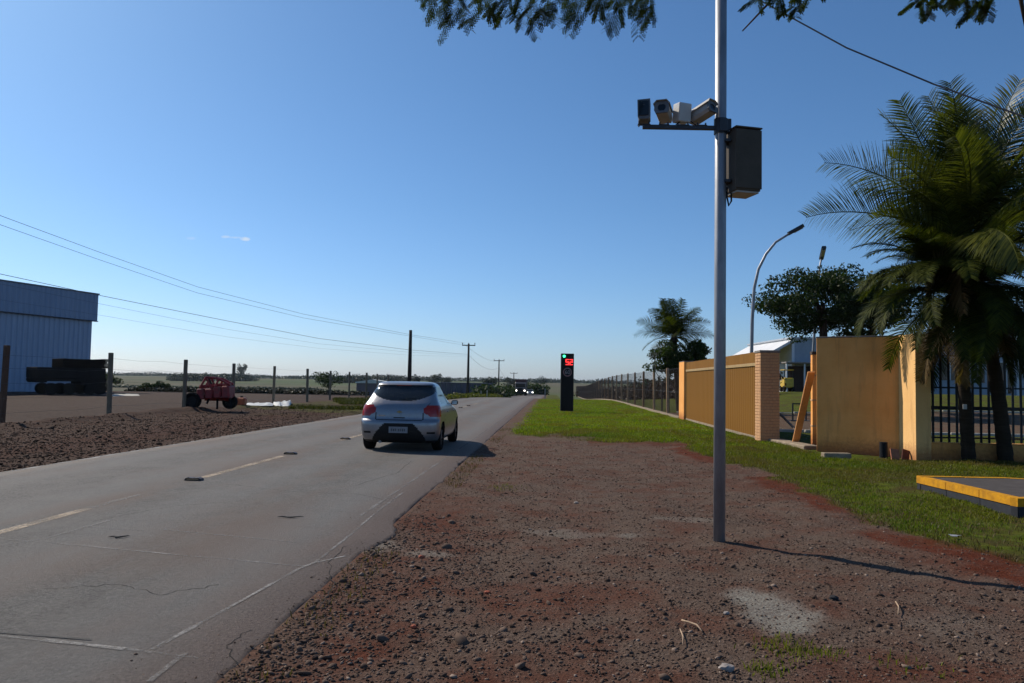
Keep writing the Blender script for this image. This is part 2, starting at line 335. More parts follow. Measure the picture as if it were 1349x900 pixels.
def strip(name, pts, wid, m, lift=.003, jit=.3, taper=False):
    mb = MB(); V = []; n = 0
    P = []
    for a, b in zip(pts[:-1], pts[1:]):
        a = Vector(a); b = Vector(b); k = max(2, int((b-a).length/.12))
        P += [a.lerp(b, i/k) for i in range(k)]
    P.append(Vector(pts[-1]))
    for i, p in enumerate(P):
        t = (P[min(i+1, len(P)-1)]-P[max(i-1, 0)]); t.normalize(); nn = Vector((-t.y, t.x)); q = wid*.5*(1+jit*random.uniform(-1, 1))
        q2 = wid*.5*(1+jit*random.uniform(-1, 1))
        for s, qq in ((1, q), (-1, q2)):
            v = p+nn*s*qq; V.append((v.x, v.y, road_z(v.x, v.y)+lift))
    mb.add(V, [(2*i, 2*i+1, 2*i+3, 2*i+2) for i in range(len(P)-1)])
    o = mb.build(name, m); tag(o, None, None, None, 'structure'); return o
def g2(px, py): p = gp(px, py); return (p.x, p.y)
Y0 = 7.25
for k in range(12):
    a = Y0-4.6+8.15*k if k else 3.4
    b = 8.5 if k == 0 else a+4.0
    if k == 1: a += .55
    strip('centre_line_dash', [(R_C, a), (R_C, b)], .13, M_yel, .0035, .05)
strip('centre_line_dash', [(R_C, 8.55), (R_C, 9.6)], .09, M_dust2, .003, .6)
strip('edge_line', [(R_L+.07, 4), (R_L+.07, 120)], .09, M_dust, .003, .5)
strip('edge_line', [(-2.08, 8.6), (-2.02, 20), (-1.9, 85)], .04, M_dust2, .003, .5)
# saw-cut loops sealed across the lane, with chalky dust
c1 = g2(-40, 838); c2 = g2(200, 859); strip('sealed_saw_cut', [c1, g2(55, 847)], .03, M_dust2); strip('sealed_saw_cut', [g2(55, 847), g2(165, 857)], .042, M_dust, .0045)
strip('sealed_saw_cut', [g2(165, 857), g2(262, 868)], .03, M_dust2)
strip('sealed_saw_cut', [g2(195, 900), g2(245, 862)], .035, M_dust2, .0045)
strip('sealed_saw_cut', [g2(200, 858), g2(305, 800)], .035, M_dust2); strip('sealed_saw_cut', [g2(305, 800), g2(395, 750), g2(415, 742)], .03, M_dust, .0045); strip('sealed_saw_cut', [g2(415, 742), g2(455, 733)], .028, M_dust)
strip('sealed_saw_cut', [g2(415, 742), g2(462, 705), g2(500, 672), g2(530, 650)], .03, M_dust2, .0035)
strip('sealed_saw_cut', [g2(-20, 712), g2(60, 718), g2(250, 735), g2(400, 747)], .03, M_dust2)
strip('sealed_saw_cut', [g2(110, 697), g2(190, 702)], .03, M_dust2); strip('sealed_saw_cut', [g2(210, 700), g2(300, 708), g2(390, 716)], .028, M_dust2)
strip('sealed_saw_cut', [g2(0, 723), g2(60, 713), g2(150, 687)], .03, M_dust2, .0045)
strip('sealed_saw_cut', [g2(-20, 836), g2(120, 846)], .012, M_seam, .006)
M_crack = mat('dark crack', (.022, .019, .017), .95)
for pts in ([(120, 690), (190, 676), (240, 668), (330, 661)], [(420, 800), (440, 770), (432, 742), (460, 716)], [(60, 780), (150, 772), (210, 786), (300, 770)], [(300, 640), (390, 650), (470, 652), (520, 662)], [(330, 830), (300, 850), (310, 880)], [(470, 640), (520, 625), (545, 606)]):
    P = [Vector(g2(*q)) for q in pts]; Q = []
    for a, b in zip(P[:-1], P[1:]):
        for u in np.linspace(0, 1, 9)[:-1]: Q.append(tuple(a.lerp(b, u)+Vector((random.gauss(0, .010), random.gauss(0, .014)))))
    strip('road_crack', Q, .006, M_crack, .002, .8)
# small flat debris on the asphalt
M_rub = mat('dark rubber', (.07, .065, .06), .8, var=.3)
for i, (a, b, wd) in enumerate([((142, 712), (170, 711), .03), ((365, 684), (400, 684), .03)]):
    A = gp(*a); B = gp(*b); mb = MB(); P = [A.lerp(B, t)+Vector((0, .03*math.sin(t*9), road_z(A.x, A.y)+.012)) for t in np.linspace(0, 1, 8)]
    mb.tube(P, [.002, .006, .008, .007, .009, .006, .005, .002], 6); tag(mb.build('rubber_scrap', M_rub), ['thin dark rubber scrap lying on the near lane beside the pale centre line', 'thin dark rubber scrap on the lane behind the silver car'][i], 'debris')
# raised road studs
M_stud = mat('stud resin', (.05, .032, .028), .5, sc=30); M_studr = mat('stud reflector', (.42, .25, .12), .3, sc=40)
def make_stud(seed):
    t = thing('road_stud', '', 'road stud')
    MB().prism([(-.125, 0), (-.11, .03), (-.07, .045), (-.01, .036), (0, .028), (.01, .036), (.07, .045), (.11, .03), (.125, 0)], -.05, .05).build('stud_body', M_stud, t)
    for s in (-1, 1): MB().box((-.085, -.056 if s < 0 else .0505, .012), (.085, -.0505 if s < 0 else .056, .03)).build('reflector', M_studr, t)
    return t
stud0 = make_stud(0); sl_ = ['nearest dark raised stud, alone on the worn centre line', 'dark raised stud at the far end of the full cream dash', 'raised stud left of the silver car, where the next cream dash begins']
for i, Y in enumerate([11.05, 15.2, 19.3, 23.3, 27.5, 31.6, 35.7, 39.9, 44, 48.2]):
    o = stud0 if i == 0 else copy_tree(stud0)
    o.location = (R_C+.02, Y, road_z(R_C, Y)+.002); o['group'] = 'raised studs along the centre line'
    o['label'] = sl_[i] if i < 3 else 'small dark raised stud on the centre line beyond the silver car'
# ------------------------------------------------------------------ gravel, grass (nobody could count them)
ico = bmesh.new(); bmesh.ops.create_icosphere(ico, subdivisions=1, radius=1); IV = np.array([v.co[:] for v in ico.verts]); IF = np.array([[v.index for v in f.verts] for f in ico.faces]); ico.free()
def stones(name, X, Y, S, m, label):
    n = len(X); Z = ground_z(X, Y)
    a = RNG.uniform(0, 2*np.pi, n); sc = np.stack([S*RNG.uniform(.7, 1.3, n), S*RNG.uniform(.5, 1.1, n), S*RNG.uniform(.3, .75, n)], -1)
    V = IV[None]*(1+RNG.uniform(-.28, .28, (n, 12, 1))); V = V*sc[:, None]
    tx = RNG.uniform(-.5, .5, n)[:, None]; V[:, :, 2] += V[:, :, 0]*tx
    c, s = np.cos(a)[:, None], np.sin(a)[:, None]
    x = V[:, :, 0]*c-V[:, :, 1]*s+X[:, None]; y = V[:, :, 0]*s+V[:, :, 1]*c+Y[:, None]; z = V[:, :, 2]+(Z+S*.12)[:, None]
    Fc = (IF[None]+(np.arange(n)*12)[:, None, None]).reshape(-1, 3)
    me = np_mesh(name, np.stack([x, y, z], -1).reshape(-1, 3), Fc)
    return tag(link_mesh(name, me, m), label, None, None, 'stuff')
def stone_mat(name, a, b, c):
    m, nt, bs = new_mat(name); g = nt.nodes.new('ShaderNodeNewGeometry'); r = nt.nodes.new('ShaderNodeValToRGB'); nt.links.new(g.outputs['Random Per Island'], r.inputs[0])
    e = r.color_ramp.elements; e[0].color = (*a, 1); e[1].color = (*c, 1); e.new(.6).color = (*b, 1); e.new(.93).color = (*[x*1.2 for x in b], 1)
    nt.links.new(mixc(nt, ramp(nt, noise(nt, 60, 3), .3, .7, 0, .35), r.outputs[0], (.075, .038, .026)), bs.inputs['Base Color']); bs.inputs['Roughness'].default_value = .95; bs.inputs['Specular IOR Level'].default_value = .08; return m
M_stone = stone_mat('mixed gravel', (.032, .021, .016), (.125, .090, .070), (.32, .25, .20)); M_stoneL = stone_mat('dark rough clods', (.012, .009, .007), (.032, .023, .018), (.085, .064, .052))
def scatter(n, zlo, zhi, p=1.2, lx=-.55, hx=.72):   # points spread over the ground ahead, thinner with distance
    u = RNG.uniform(0, 1, n*3); D = (zlo**(2-p)+u*(zhi**(2-p)-zlo**(2-p)))**(1/(2-p)); lat = RNG.uniform(lx, hx, n*3)*D
    P = np.stack([r0.x*lat+f0.x*D, r0.y*lat+f0.y*D], -1); return P[:, 0], P[:, 1]
def pick(X, Y, ok, n):
    i = np.where(ok)[0][:n]; return X[i], Y[i]
X, Y = scatter(46000, 3.1, 21, 1.3); mk = masks(X, Y); cl = fbm(X, Y, 1.1, 91)
ok = (X > R_R+.03) & (X < 12) & (RNG.uniform(0, 1, len(X)) > mk[0]*1.1) & (RNG.uniform(0, 1, len(X)) > mk[2]*.8) & (RNG.uniform(0, 1, len(X)) < .6*sst(.2, .75, cl)+.42) & (RNG.uniform(0, 1, len(X)) > mk[1]*.6)
ok &= RNG.uniform(0, 1, len(X)) < .85; X, Y = pick(X, Y, ok, 42000); stones('gravel', X, Y, .004+np.minimum(RNG.lognormal(-5.6, .7, len(X)), .022)*.9-.0005, M_stone, 'loose stones over the red dirt shoulder')
X, Y = scatter(9000, 3.1, 9, 1.2, -.5, .7); ok = (X > R_R+.05)*(RNG.uniform(0, 1, len(X)) < np.exp(-np.clip(X-R_R-.2, 0, 9)/.75)); X, Y = pick(X, Y, ok, 3500); stones('gravel', X, Y, .005+RNG.lognormal(-5.1, .6, len(X)), M_stone, 'coarser broken stones along the asphalt edge')
X, Y = scatter(60000, 11, 48, 1.2, -.75, -.1); ok = (X < R_L-.03) & (X > -15.6+(fbm(X, Y, .3, 2)-.5)*2); X, Y = pick(X, Y, ok, 17000); stones('gravel', X, Y, .009+RNG.lognormal(-4.75, .6, len(X)), M_stoneL, 'rough clods on the far red dirt verge')
X, Y = scatter(5000, 3.3, 16, 1.2, -.55, .3); k = RNG.uniform(0, 1, len(X)); ok = (X < R_R+.02) & (X > R_R-.9) & (k < np.exp(-(R_R-X)/.13)); X, Y = pick(X, Y, ok, 2600)
o = stones('grit', X, Y, .002+RNG.lognormal(-5.7, .5, len(X)), M_stone, 'fine grit strewn over the asphalt edge'); o.location.z = .10
X, Y = scatter(6000, 3.4, 22, 1.1, -.75, .2); k = fbm(X, Y, .6, 19) > RNG.uniform(.3, .75, len(X)); ok = (X < R_R-.05) & (X > R_L+.1) & k; X, Y = pick(X, Y, ok, 2600)
o = stones('grit', X, Y, .0015+RNG.lognormal(-6.1, .5, len(X)), M_stone, 'scattered chips and grit on the near lane'); o.location.z = .105
# single stones and sticks that can be told apart
def rock(px, py, s, m, label, seed):
    p = gp(px, py); bm = bmesh.new(); bmesh.ops.create_icosphere(bm, subdivisions=2, radius=1); rr = random.Random(seed)
    for v in bm.verts: v.co *= rr.uniform(.82, 1.15)
    for v in bm.verts: v.co = Vector((v.co.x*s, v.co.y*s*.8, v.co.z*s*.6))
    me = bpy.data.meshes.new('rock'); bm.to_mesh(me); bm.free(); o = link_mesh('rock', me, m)
    o.location = (p.x, p.y, float(ground_z(p.x, p.y))+s*.3); return tag(o, label, 'rock')
M_dk = mat('dark basalt', (.03, .03, .032), .8, sc=30); M_lt = mat('pale stone', (.34, .30, .27), .8, sc=30); M_or = mat('broken fired clay', (.40, .11, .06), .8, sc=30)
rock(1098, 792, .034, M_dk, 'blackish rock just right of the whitish cement patch', 1); rock(957, 811, .022, M_lt, 'pale rock left of the whitish cement patch', 2)
rock(957, 884, .04, M_lt, 'largest pale rock near the bottom of the dirt shoulder', 3); rock(642, 776, .024, M_or, 'small orange rock on the bare dirt behind the car', 4)
rock(555, 733, .028, M_or, 'orange rock by the pale spill near the asphalt corner', 5); rock(545, 822, .022, M_or, 'orange rock low on the dirt near the road edge', 6)
rock(759, 662, .03, M_lt, 'flat pale rock on the middle of the dirt driveway', 8)
M_stick = mat('dry stick', (.42, .30, .20), .8, sc=20)
def stick(pp, r, label):
    P = [gp(*q) for q in pp]; P = [Vector((p.x, p.y, float(ground_z(p.x, p.y))+.02)) for p in P]; mb = MB(); mb.tube(P, [r]*(len(P)-1)+[r*.5], 6)
    tag(mb.build('stick', M_stick, None, True), label, 'stick')
stick([(898, 820), (908, 823), (918, 828), (925, 836)], .006, 'bent pale stick left of the whitish cement patch'); stick([(1180, 798), (1184, 804), (1183, 814)], .005, 'short pale stick upright right of the cement patch')
stick([(896, 832), (900, 842), (899, 852)], .004, 'tiny curled twig below the bent pale stick')
# grass blades
def blades(name, X, Y, H, m, label, wid=.004):
    n = len(X); Z = ground_z(X, Y); a = RNG.uniform(0, 2*np.pi, n); b = RNG.uniform(0, 2*np.pi, n); l = RNG.uniform(.2, .9, n)*H; wd = wid*(1+H*3)
    dx, dy = np.cos(a)*wd, np.sin(a)*wd; lx, ly = np.cos(b)*l, np.sin(b)*l
    V = np.stack([np.stack([X-dx, Y-dy, Z-.01], -1), np.stack([X+dx, Y+dy, Z-.01], -1), np.stack([X+dx*.7+lx*.4, Y+dy*.7+ly*.4, Z+H*.6], -1), np.stack([X-dx*.7+lx*.4, Y-dy*.7+ly*.4, Z+H*.6], -1), np.stack([X+lx, Y+ly, Z+H], -1)], 1).reshape(-1, 3)
    k = (np.arange(n)*5)[:, None]; Fc = np.concatenate([k+np.array([0, 1, 2]), k+np.array([0, 2, 3]), k+np.array([3, 2, 4])])
    return tag(link_mesh(name, np_mesh(name, V, Fc), m), label, None, None, 'stuff')
M_grass = leaf_mat('short grass', (.045, .075, .005), (.20, .21, .018), .42, drift=((.13, .095, .028), (.045, .11, .008))); M_dry = leaf_mat('dry grass', (.13, .095, .035), (.07, .05, .02), .3)
X, Y = scatter(150000, 5.5, 26, 1.25, -.1, .75); mk = masks(X, Y); ok = (mk[0] > RNG.uniform(.25, 1, len(X))) & (mk[1] < .8) & (fbm(X, Y, 1.1, 7)+.25*sst(12.5, 15.5, Y) > RNG.uniform(.38, .72, len(X))) & ~((X > 6.05) & (Y > 16.9)); X, Y = pick(X, Y, ok, 90000)
blades('grass', X, Y, RNG.uniform(.015, .036, len(X))*(1+1.3*sst(14, 17, Y)), M_grass, 'short patchy grass beside the wall', .0045)
X, Y = scatter(150000, 19, 75, 1.3, -.02, .35); mk = masks(X, Y); ok = (mk[0] > RNG.uniform(.3, 1, len(X))) & (X < 5.9); X, Y = pick(X, Y, ok, 70000)
blades('grass', X, Y, RNG.uniform(.03, .07, len(X)), leaf_mat('bright grass', (.075, .14, .005), (.27, .32, .016), .45, drift=((.17, .14, .018), (.05, .13, .012))), 'bright green grass strip along the mesh fence', .009)
X, Y = scatter(60000, 5, 24, 1.2, -.1, .75); mk = masks(X, Y); ok = (mk[0] > .15) & (mk[0] < RNG.uniform(.5, 1.2, len(X))) & ~((X > 6.05) & (Y > 16.9)); X, Y = pick(X, Y, ok, 9000)
blades('dry_grass', X, Y, RNG.uniform(.02, .06, len(X)), M_dry, 'dry grass mixed into the lawn edge')
X, Y = [], []
for px, py, r, k in [(1035, 855, .10, 260), (1085, 860, .07, 60), (1010, 882, .06, 120), (1205, 878, .1, 50), (665, 640, .12, 120), (700, 560, .5, 500), (688, 570, .3, 160)]:
    p = gp(px, py); X += list(p.x+RNG.normal(0, r, k)); Y += list(p.y+RNG.normal(0, r*1.2, k))
blades('grass', np.array(X), np.array(Y), RNG.uniform(.015, .04, len(X)), M_grass, 'tiny weeds sprouting in the dirt shoulder', .0035)
X = RNG.uniform(-1.62, -1.3, 1800); Y = RNG.uniform(3.6, 26, 1800); k = fbm(X, Y, .9, 77) > .55; blades('dry_grass', X[k], Y[k], RNG.uniform(.02, .06, k.sum()), M_dry, 'dry weeds at the broken asphalt edge')
X, Y = scatter(90000, 40, 95, 1.2, -.45, -.08); k = (X < R_L-.3) & (X > -14.5+2.5*fbm(X, Y, .3, 3)-3*sst(45, 60, Y)) & (fbm(X, Y, .22, 15) > .45); X, Y = pick(X, Y, k, 22000)
blades('grass', X, Y, RNG.uniform(.05, .22, len(X)), leaf_mat('rough verge grass', (.022, .032, .006), (.075, .07, .016), .35), 'rough grass along the far side of the road', .016)
# ------------------------------------------------------------------ silver hatchback, seen from behind
def car_paint(name, c, met=.75, rough=.32):
    m, nt, bs = new_mat(name); n = noise(nt, 3, 4, .6); d = noise(nt, 14, 4, .7)
    nt.links.new(mixc(nt, ramp(nt, d, .4, .75, 0, .22), mixc(nt, n, tuple(x*.92 for x in c), c), (.22, .17, .14)), bs.inputs['Base Color'])
    nt.links.new(ramp(nt, d, .3, .7, rough-.04, rough+.12), bs.inputs['Roughness']); bs.inputs['Metallic'].default_value = met
    bs.inputs['Coat Weight'].default_value = .5; bs.inputs['Coat Roughness'].default_value = .12; return m
def glass_mat(name, tint=.5, c=(.012, .014, .016)):
    m, nt, bs = new_mat(name); bs.inputs['Base Color'].default_value = (*c, 1); bs.inputs['Roughness'].default_value = .05; bs.inputs['Alpha'].default_value = tint
    n = noise(nt, 5, 2); bump(nt, bs, n, .02, .002); return m
M_silver = car_paint('silver paint', (.29, .29, .305)); M_glass = glass_mat('tinted car glass', .82); M_blackp = mat('black plastic', (.013, .012, .012), .6, sc=40, spec=.25)
M_tyre = mat('tyre rubber', (.016, .014, .013), .95, sc=20, spec=.1); M_rim = mat('dull alloy', (.28, .28, .29), .4, .7, sc=20); M_int = mat('dark cabin fabric', (.03, .03, .032), .9, sc=20)
M_red = mat('red lens', (.38, .018, .012), .15, bmp=.02, sc=30); M_plate = mat('grey number plate', (.27, .27, .28), .5, sc=20); M_chrome = mat('chrome trim', (.6, .6, .62), .15, 1, bmp=0); M_ink = mat('black ink', (.02, .02, .02), .6)
ST = [(.175, .70, -.47, 3.00), (.19, .76, -.56, 3.10), (.25, .805, -.62, 3.2), (.34, .835, -.655, 3.26), (.44, .85, -.67, 3.28), (.56, .853, -.672, 3.28), (.62, .853, -.665, 3.26), (.655, .853, -.64, 3.22), (.68, .853, -.61, 3.18), (.72, .853, -.60, 3.08), (.80, .852, -.592, 2.9), (.88, .842, -.575, 2.55), (.94, .826, -.55, 2.2), (1.0, .795, -.51, 1.98), (1.06, .762, -.45, 1.84), (1.14, .728, -.36, 1.66), (1.22, .70, -.26, 1.48), (1.30, .668, -.15, 1.30), (1.36, .65, -.09, 1.16), (1.395, .637, -.08, 1.06), (1.425, .612, -.04, .96), (1.448, .575, .02, .86), (1.462, .51, .10, .76), (1.472, .40, .22, .65), (1.476, .15, .36, .50), (1.477, .02, .42, .44)]
def car_contour(w, yr, yf, nr=26, nc=18, ns=60):
    ln = yf-yr; ry = min(.36, .3*ln); fy = min(.75, .35*ln); P = []
    for t in np.linspace(0, 1, nr+nc):           # rear half: centre to side
        a = t*math.pi/2; e = 2/3.4; P.append((w*math.sin(a)**e, yr+ry*(1-math.cos(a)**e if math.cos(a) > 1e-9 else 1)))
    for t in np.linspace(0, 1, ns)[1:-1]: P.append((w*(1+.0), yr+ry+(ln-ry-fy)*t))
    for t in np.linspace(0, 1, 22):
        a = (1-t)*math.pi/2; e = 2/2.8; P.append((w*max(math.sin(a), 0)**e, yf-fy*(1-max(math.cos(a), 0)**e)))
    return P
def make_car(label):
    t = thing('silver_car', label, 'car', (-3.20, 17.0, .01), 0)
    zsf = []
    st = np.array(ST); zk = np.arange(len(ST)); kk = np.arange(0, len(ST)-1+1e-6, .2)
    C = [np.interp(kk, zk, st[:, i]) for i in range(4)]
    for i in range(4):      # light smoothing keeps soft shoulders
        c = C[i].copy(); c[2:-2] = (C[i][:-4]+2*C[i][1:-3]+3*C[i][2:-2]+2*C[i][3:-1]+C[i][4:])/9; C[i] = c
    rings = []
    for z, w_, yr, yf in zip(*C):
        h = car_contour(w_, yr, yf); full = [(-x, y) for x, y in h[::-1][:-1]]+h; full = full[:-1] if False else full
        rings.append([(x, y+ .0, z) for x, y in full])
    n = len(rings[0]); V = [p for r in rings for p in r]; groups = {}
    def rear_pt(x, y, z): return y < .5 and z > .15
    def cls(c, nrm):
        x, y, z = c; ax = abs(x); rearish = nrm.y < -.30
        if z < .62:
            for wy in (0, 2.53):
                if math.hypot(y-wy, z-.30) < .355 and ax > .5: return None
        side = abs(nrm.x) > .6
        # rear window
        zb = 1.055+.15*(ax/.64)**2.6; zt = 1.378-.03*(ax/.6)**3
        if rearish and y < .3 and ax < .665 and zb < z < zt: return 'rear_window'
        if rearish and zt <= z < 1.398 and ax < .60: return 'spoiler_shadow_line'  # black strip stands in for the shadow under the spoiler
        # side glass
        if side and ax > .5 and .95+.06*(1.9-y)*.5 < z < 1.355 and -.02+1.0*max(0, 1.12-z) < y < 2.0-(z-.95)*1.9:
            if 0.98 < y < 1.08: return 'pillar_trim'
            return 'side_window_r%d%d' % (x > 0, y > 1.03)
        if nrm.y > .2 and .98 < z < 1.37 and y > 1.0 and ax < .72-(z-1)*.2: return 'windscreen'
        # tail lamps
        if y < -.16 and (ax > .505+.16*(z < .83)*(.83-z)/.1+.10*max(0, (z-.90))/.1) and .735 < z < .975 and not (y > -.30 and z < .80+(y+.30)*1.2): return 'tail_light_%d' % (x > 0)
        if rearish and y < -.3:
            if .655 < z < .672 and ax < .50: return 'tailgate_gap'
            if .67 < z < 1.02 and abs(ax-(.50+.11*max(0, (z-.80))/.2)) < .008 and z > .67: return 'tailgate_gap'
            hw = np.interp(z, [.18, .36, .50, .575, .60], [.60, .52, .40, .33, .30])
            if ax < hw and z < .59: return 'bumper_insert'
            if .60 < ax < .76 and .385 < z < .42: return 'reflector_slot_%d' % (x > 0)
        if z < .235: return 'lower_trim'
        if nrm.y > .3 and y > 2.6:
            if .5 < ax < .8 and .62 < z < .76: return 'headlight_%d' % (x > 0)
            if ax < .5 and .30 < z < .5: return 'front_grille'
        if side:
            if abs(y-1.03) < .006 and .25 < z < 1.0 or abs(y-2.05) < .006 and .25 < z < .95 or (abs(y-(.30-.12*(z > .6)*0)) < .006 and .62 < z < .95): return 'door_gap'
            if .235 <= z < .26 and .4 < y < 2.1: return 'lower_trim'
        return 'body'
    vv = [Vector(p) for p in V]
    for k in range(len(rings)-1):
        for i in range(n-1):
            f = (k*n+i, k*n+i+1, (k+1)*n+i+1, (k+1)*n+i); a, b, c, d = [vv[q] for q in f]
            nr = (c-a).cross(d-b)
            if nr.length < 1e-12: continue
            nr.normalize(); g = cls((a+b+c+d)/4, nr)
            if g: groups.setdefault(g, []).append(f)
    body = None
    mats = {'rear_window': M_glass, 'windscreen': M_glass, 'bumper_insert': M_blackp, 'lower_trim': M_blackp, 'spoiler_shadow_line': M_blackp, 'tailgate_gap': M_ink, 'door_gap': M_ink, 'pillar_trim': M_blackp, 'front_grille': M_blackp, 'body': M_silver}
    for g, fs in groups.items():
        used = sorted({i for f in fs for i in f}); mp = {u: j for j, u in enumerate(used)}; mb = MB(); mb.add([V[u] for u in used], [tuple(mp[i] for i in f) for f in fs])
        nm = 'side_window' if g.startswith('side_window') else 'tail_light' if g.startswith('tail_light') else 'reflector_slot' if g.startswith('reflector') else 'headlight' if g.startswith('headlight') else g
        m = mats.get(g) or {'side_window': M_glass, 'tail_light': M_red, 'reflector_slot': M_blackp, 'headlight': M_chrome}[nm]
        o = mb.build(nm, m, t, True)
        if nm == 'spoiler_shadow_line': o.name = 'painted_spoiler_shadow'
        if nm == 'body': body = o
        if nm in ('door_gap', 'tailgate_gap', 'pillar_trim', 'lower_trim'): o['kind'] = 'stuff'
    # inside of the wheel arches and floor pan
    mb = MB(); mb.box((-.70, -.45, .2), (.70, 2.95, .26)); mb.box((-.78, -.4, .26), (-.50, .42, .64)); mb.box((.50, -.4, .26), (.78, .42, .64)); mb.box((-.78, 2.12, .26), (-.50, 2.9, .62)); mb.box((.50, 2.12, .26), (.78, 2.9, .62)); mb.build('underbody', M_blackp, t)
    # plate
    pl = MB().box((-.20, -.688, .395), (.20, -.676, .525)).build('number_plate', M_plate, t)
    mb = MB()      # characters too blurred to read in the photo: soft upright marks only
    for x_, w_, h_ in ((-.150, .022, .055), (-.108, .026, .050), (-.066, .020, .056), (-.004, .024, .052), (.038, .018, .056), (.080, .026, .050), (.122, .022, .054)): mb.box((x_, -.6905, .430), (x_+w_, -.6885, .430+h_))
    o = mb.build('plate_marks', mat('faded plate print', (.12, .12, .125), .6), pl); o['kind'] = 'stuff'
    # badge, script, handle, wiper, aerial, exhaust
    mb = MB(); mb.prism([(-.055, .845), (-.018, .845), (-.014, .86), (.014, .86), (.018, .845), (.055, .845), (.05, .822), (.018, .822), (.014, .808), (-.014, .808), (-.018, .822), (-.05, .822)], -.612, -.578); mb.build('badge', mat('badge gold', (.35, .25, .1), .3, .8), t)
    MB().box((-.44, -.607, .74), (-.30, -.585, .765), .003).build('model_script', M_chrome, t)
    MB().box((-.12, -.612, .70), (.12, -.58, .72), .004).build('tailgate_trim', M_blackp, t)
    MB().tube([(0, -.47, 1.075), (.02, -.46, 1.09), (.32, -.43, 1.115)], .008, 6).build('rear_wiper', M_blackp, t)
    MB().tube([(0, .9, 1.44), (0, .78, 1.60)], .005, 6).build('aerial', M_blackp, t)
    MB().box((-.16, -.10, 1.385), (.16, -.062, 1.40)).build('brake_light', M_red, t)
    mb = MB(); mb.tube([(-.40, -.60, .20), (-.40, -.1, .20)], .028, 10); mb.build('exhaust', M_rim, t)
    for s in (-1, 1):
        mb = MB(); M = Matrix.Translation((s*.875, 1.78, .99)) @ Matrix.Rotation(0, 4, 'Z'); mb.box((-.08, -.04, -.055), (.08, .06, .06), .03, M); mb.tube([(s*.78, 1.80, .96), (s*.84, 1.80, .97)], .025, 6)
        mi = mb.build('wing_mirror', M_blackp, t); MB().box((s*.875-.065, 1.732, .95), (s*.875+.065, 1.738, 1.035)).build('mirror_glass', M_chrome, mi)
        for y in (.62, 1.62): MB().box((s*.853-.012, y, .80), (s*.853+.022, y+.15, .825), .006).build('door_handle', M_silver, t)
    for wy in (0, 2.53):
        for s in (-1, 1):
            P = [(.215, -.095), (.27, -.1), (.292, -.085), (.30, -.05), (.30, .05), (.292, .085), (.27, .1), (.215, .095)]
            nseg = 40; mb = MB(); V2 = [(s*.742+q*1.0, wy+r*math.cos(2*math.pi*k/nseg), .298+r*math.sin(2*math.pi*k/nseg)) for k in range(nseg) for r, q in P]; m8 = len(P)
            mb.add(V2, [(k*m8+j, k*m8+(j+1) % m8, ((k+1) % nseg)*m8+(j+1) % m8, ((k+1) % nseg)*m8+j) for k in range(nseg) for j in range(m8)])
            wh = thing('wheel', None, None); wh.parent = t
            mb.build('tyre', M_tyre, wh, True)
            mb = MB(); mb.tube([(s*.70, wy, .298), (s*.72, wy, .298)], .212, 28)
            for k in range(7):
                a = 2*math.pi*k/7; M = Matrix.Translation((s*.80, wy, .298)) @ Matrix.Rotation(a, 4, 'X'); mb.box((-.012, -.022, .02), (.012, .022, .205), .004, M)
            mb.tube([(s*.76, wy, .298), (s*.825, wy, .298)], .045, 14); mb.build('rim', M_rim, wh)
    for x in (-.36, .36):
        for y, hh in ((.35, .92), (1.15, .96)):
            mb = MB(); mb.box((x-.23, y, .35), (x+.23, y+.14, hh), .05); mb.box((x-.23, y, .35), (x+.23, y+.5, .52), .04); mb.box((x-.12, y, hh+.03), (x+.12, y+.09, hh+.2), .03); mb.build('seat', M_int, t)
    MB().box((-.62, 1.75, .75), (.62, 2.05, .98), .05).build('dashboard', M_int, t)
    return t
car = make_car('silver hatchback driving away in the right lane, its shadow across the asphalt')
# ------------------------------------------------------------------ far lorry and oncoming cars
M_lamp = mat('lit headlamp', (.8, .8, .75), .3, emit=((1, .96, .85), 5), bmp=0)
M_truck = car_paint('weathered lorry cab', (.17, .14, .14), .2, .4); M_cargo = mat('dark red cargo cover', (.10, .045, .045), .7, sc=1.2)
tb = thing('oncoming_truck', 'dark oncoming lorry with lit headlights far down the road', 'truck', (-6.9, 176, float(terr(-6.9, 176))+.02), math.pi)
MB().box((-1.2, .0, .9), (1.2, 2.0, 2.95), .12).build('cab', M_truck, tb); MB().box((-1.05, 1.985, 1.9), (1.05, 2.03, 2.65), .01).build('windscreen', M_glass, tb)
MB().box((-1.25, -8, 1.1), (1.25, -.25, 3.65), .08).build('cargo_box', M_cargo, tb); MB().box((-1.2, 1.9, .45), (1.2, 2.15, .85), .03).build('bumper', M_blackp, tb); MB().box((-.6, 1.99, 1.0), (.6, 2.04, 1.75), .01).build('grille', M_blackp, tb)
for s in (-1, 1):
    mb = MB(); mb.tube([(s*.92, 2.0, 1.12), (s*.92, 2.13, 1.12)], .17, 12); mb.build('headlight', M_lamp, tb)
    MB().box((s*1.38-.09, 1.9, 1.9), (s*1.38+.09, 2.0, 2.5), .02).build('wing_mirror', M_blackp, tb)
    for y in (1.3, -5.2, -6.5): mb = MB(); mb.tube([(s*.85, y, .5), (s*1.2, y, .5)], .5, 20); mb.build('wheel', M_tyre, tb)
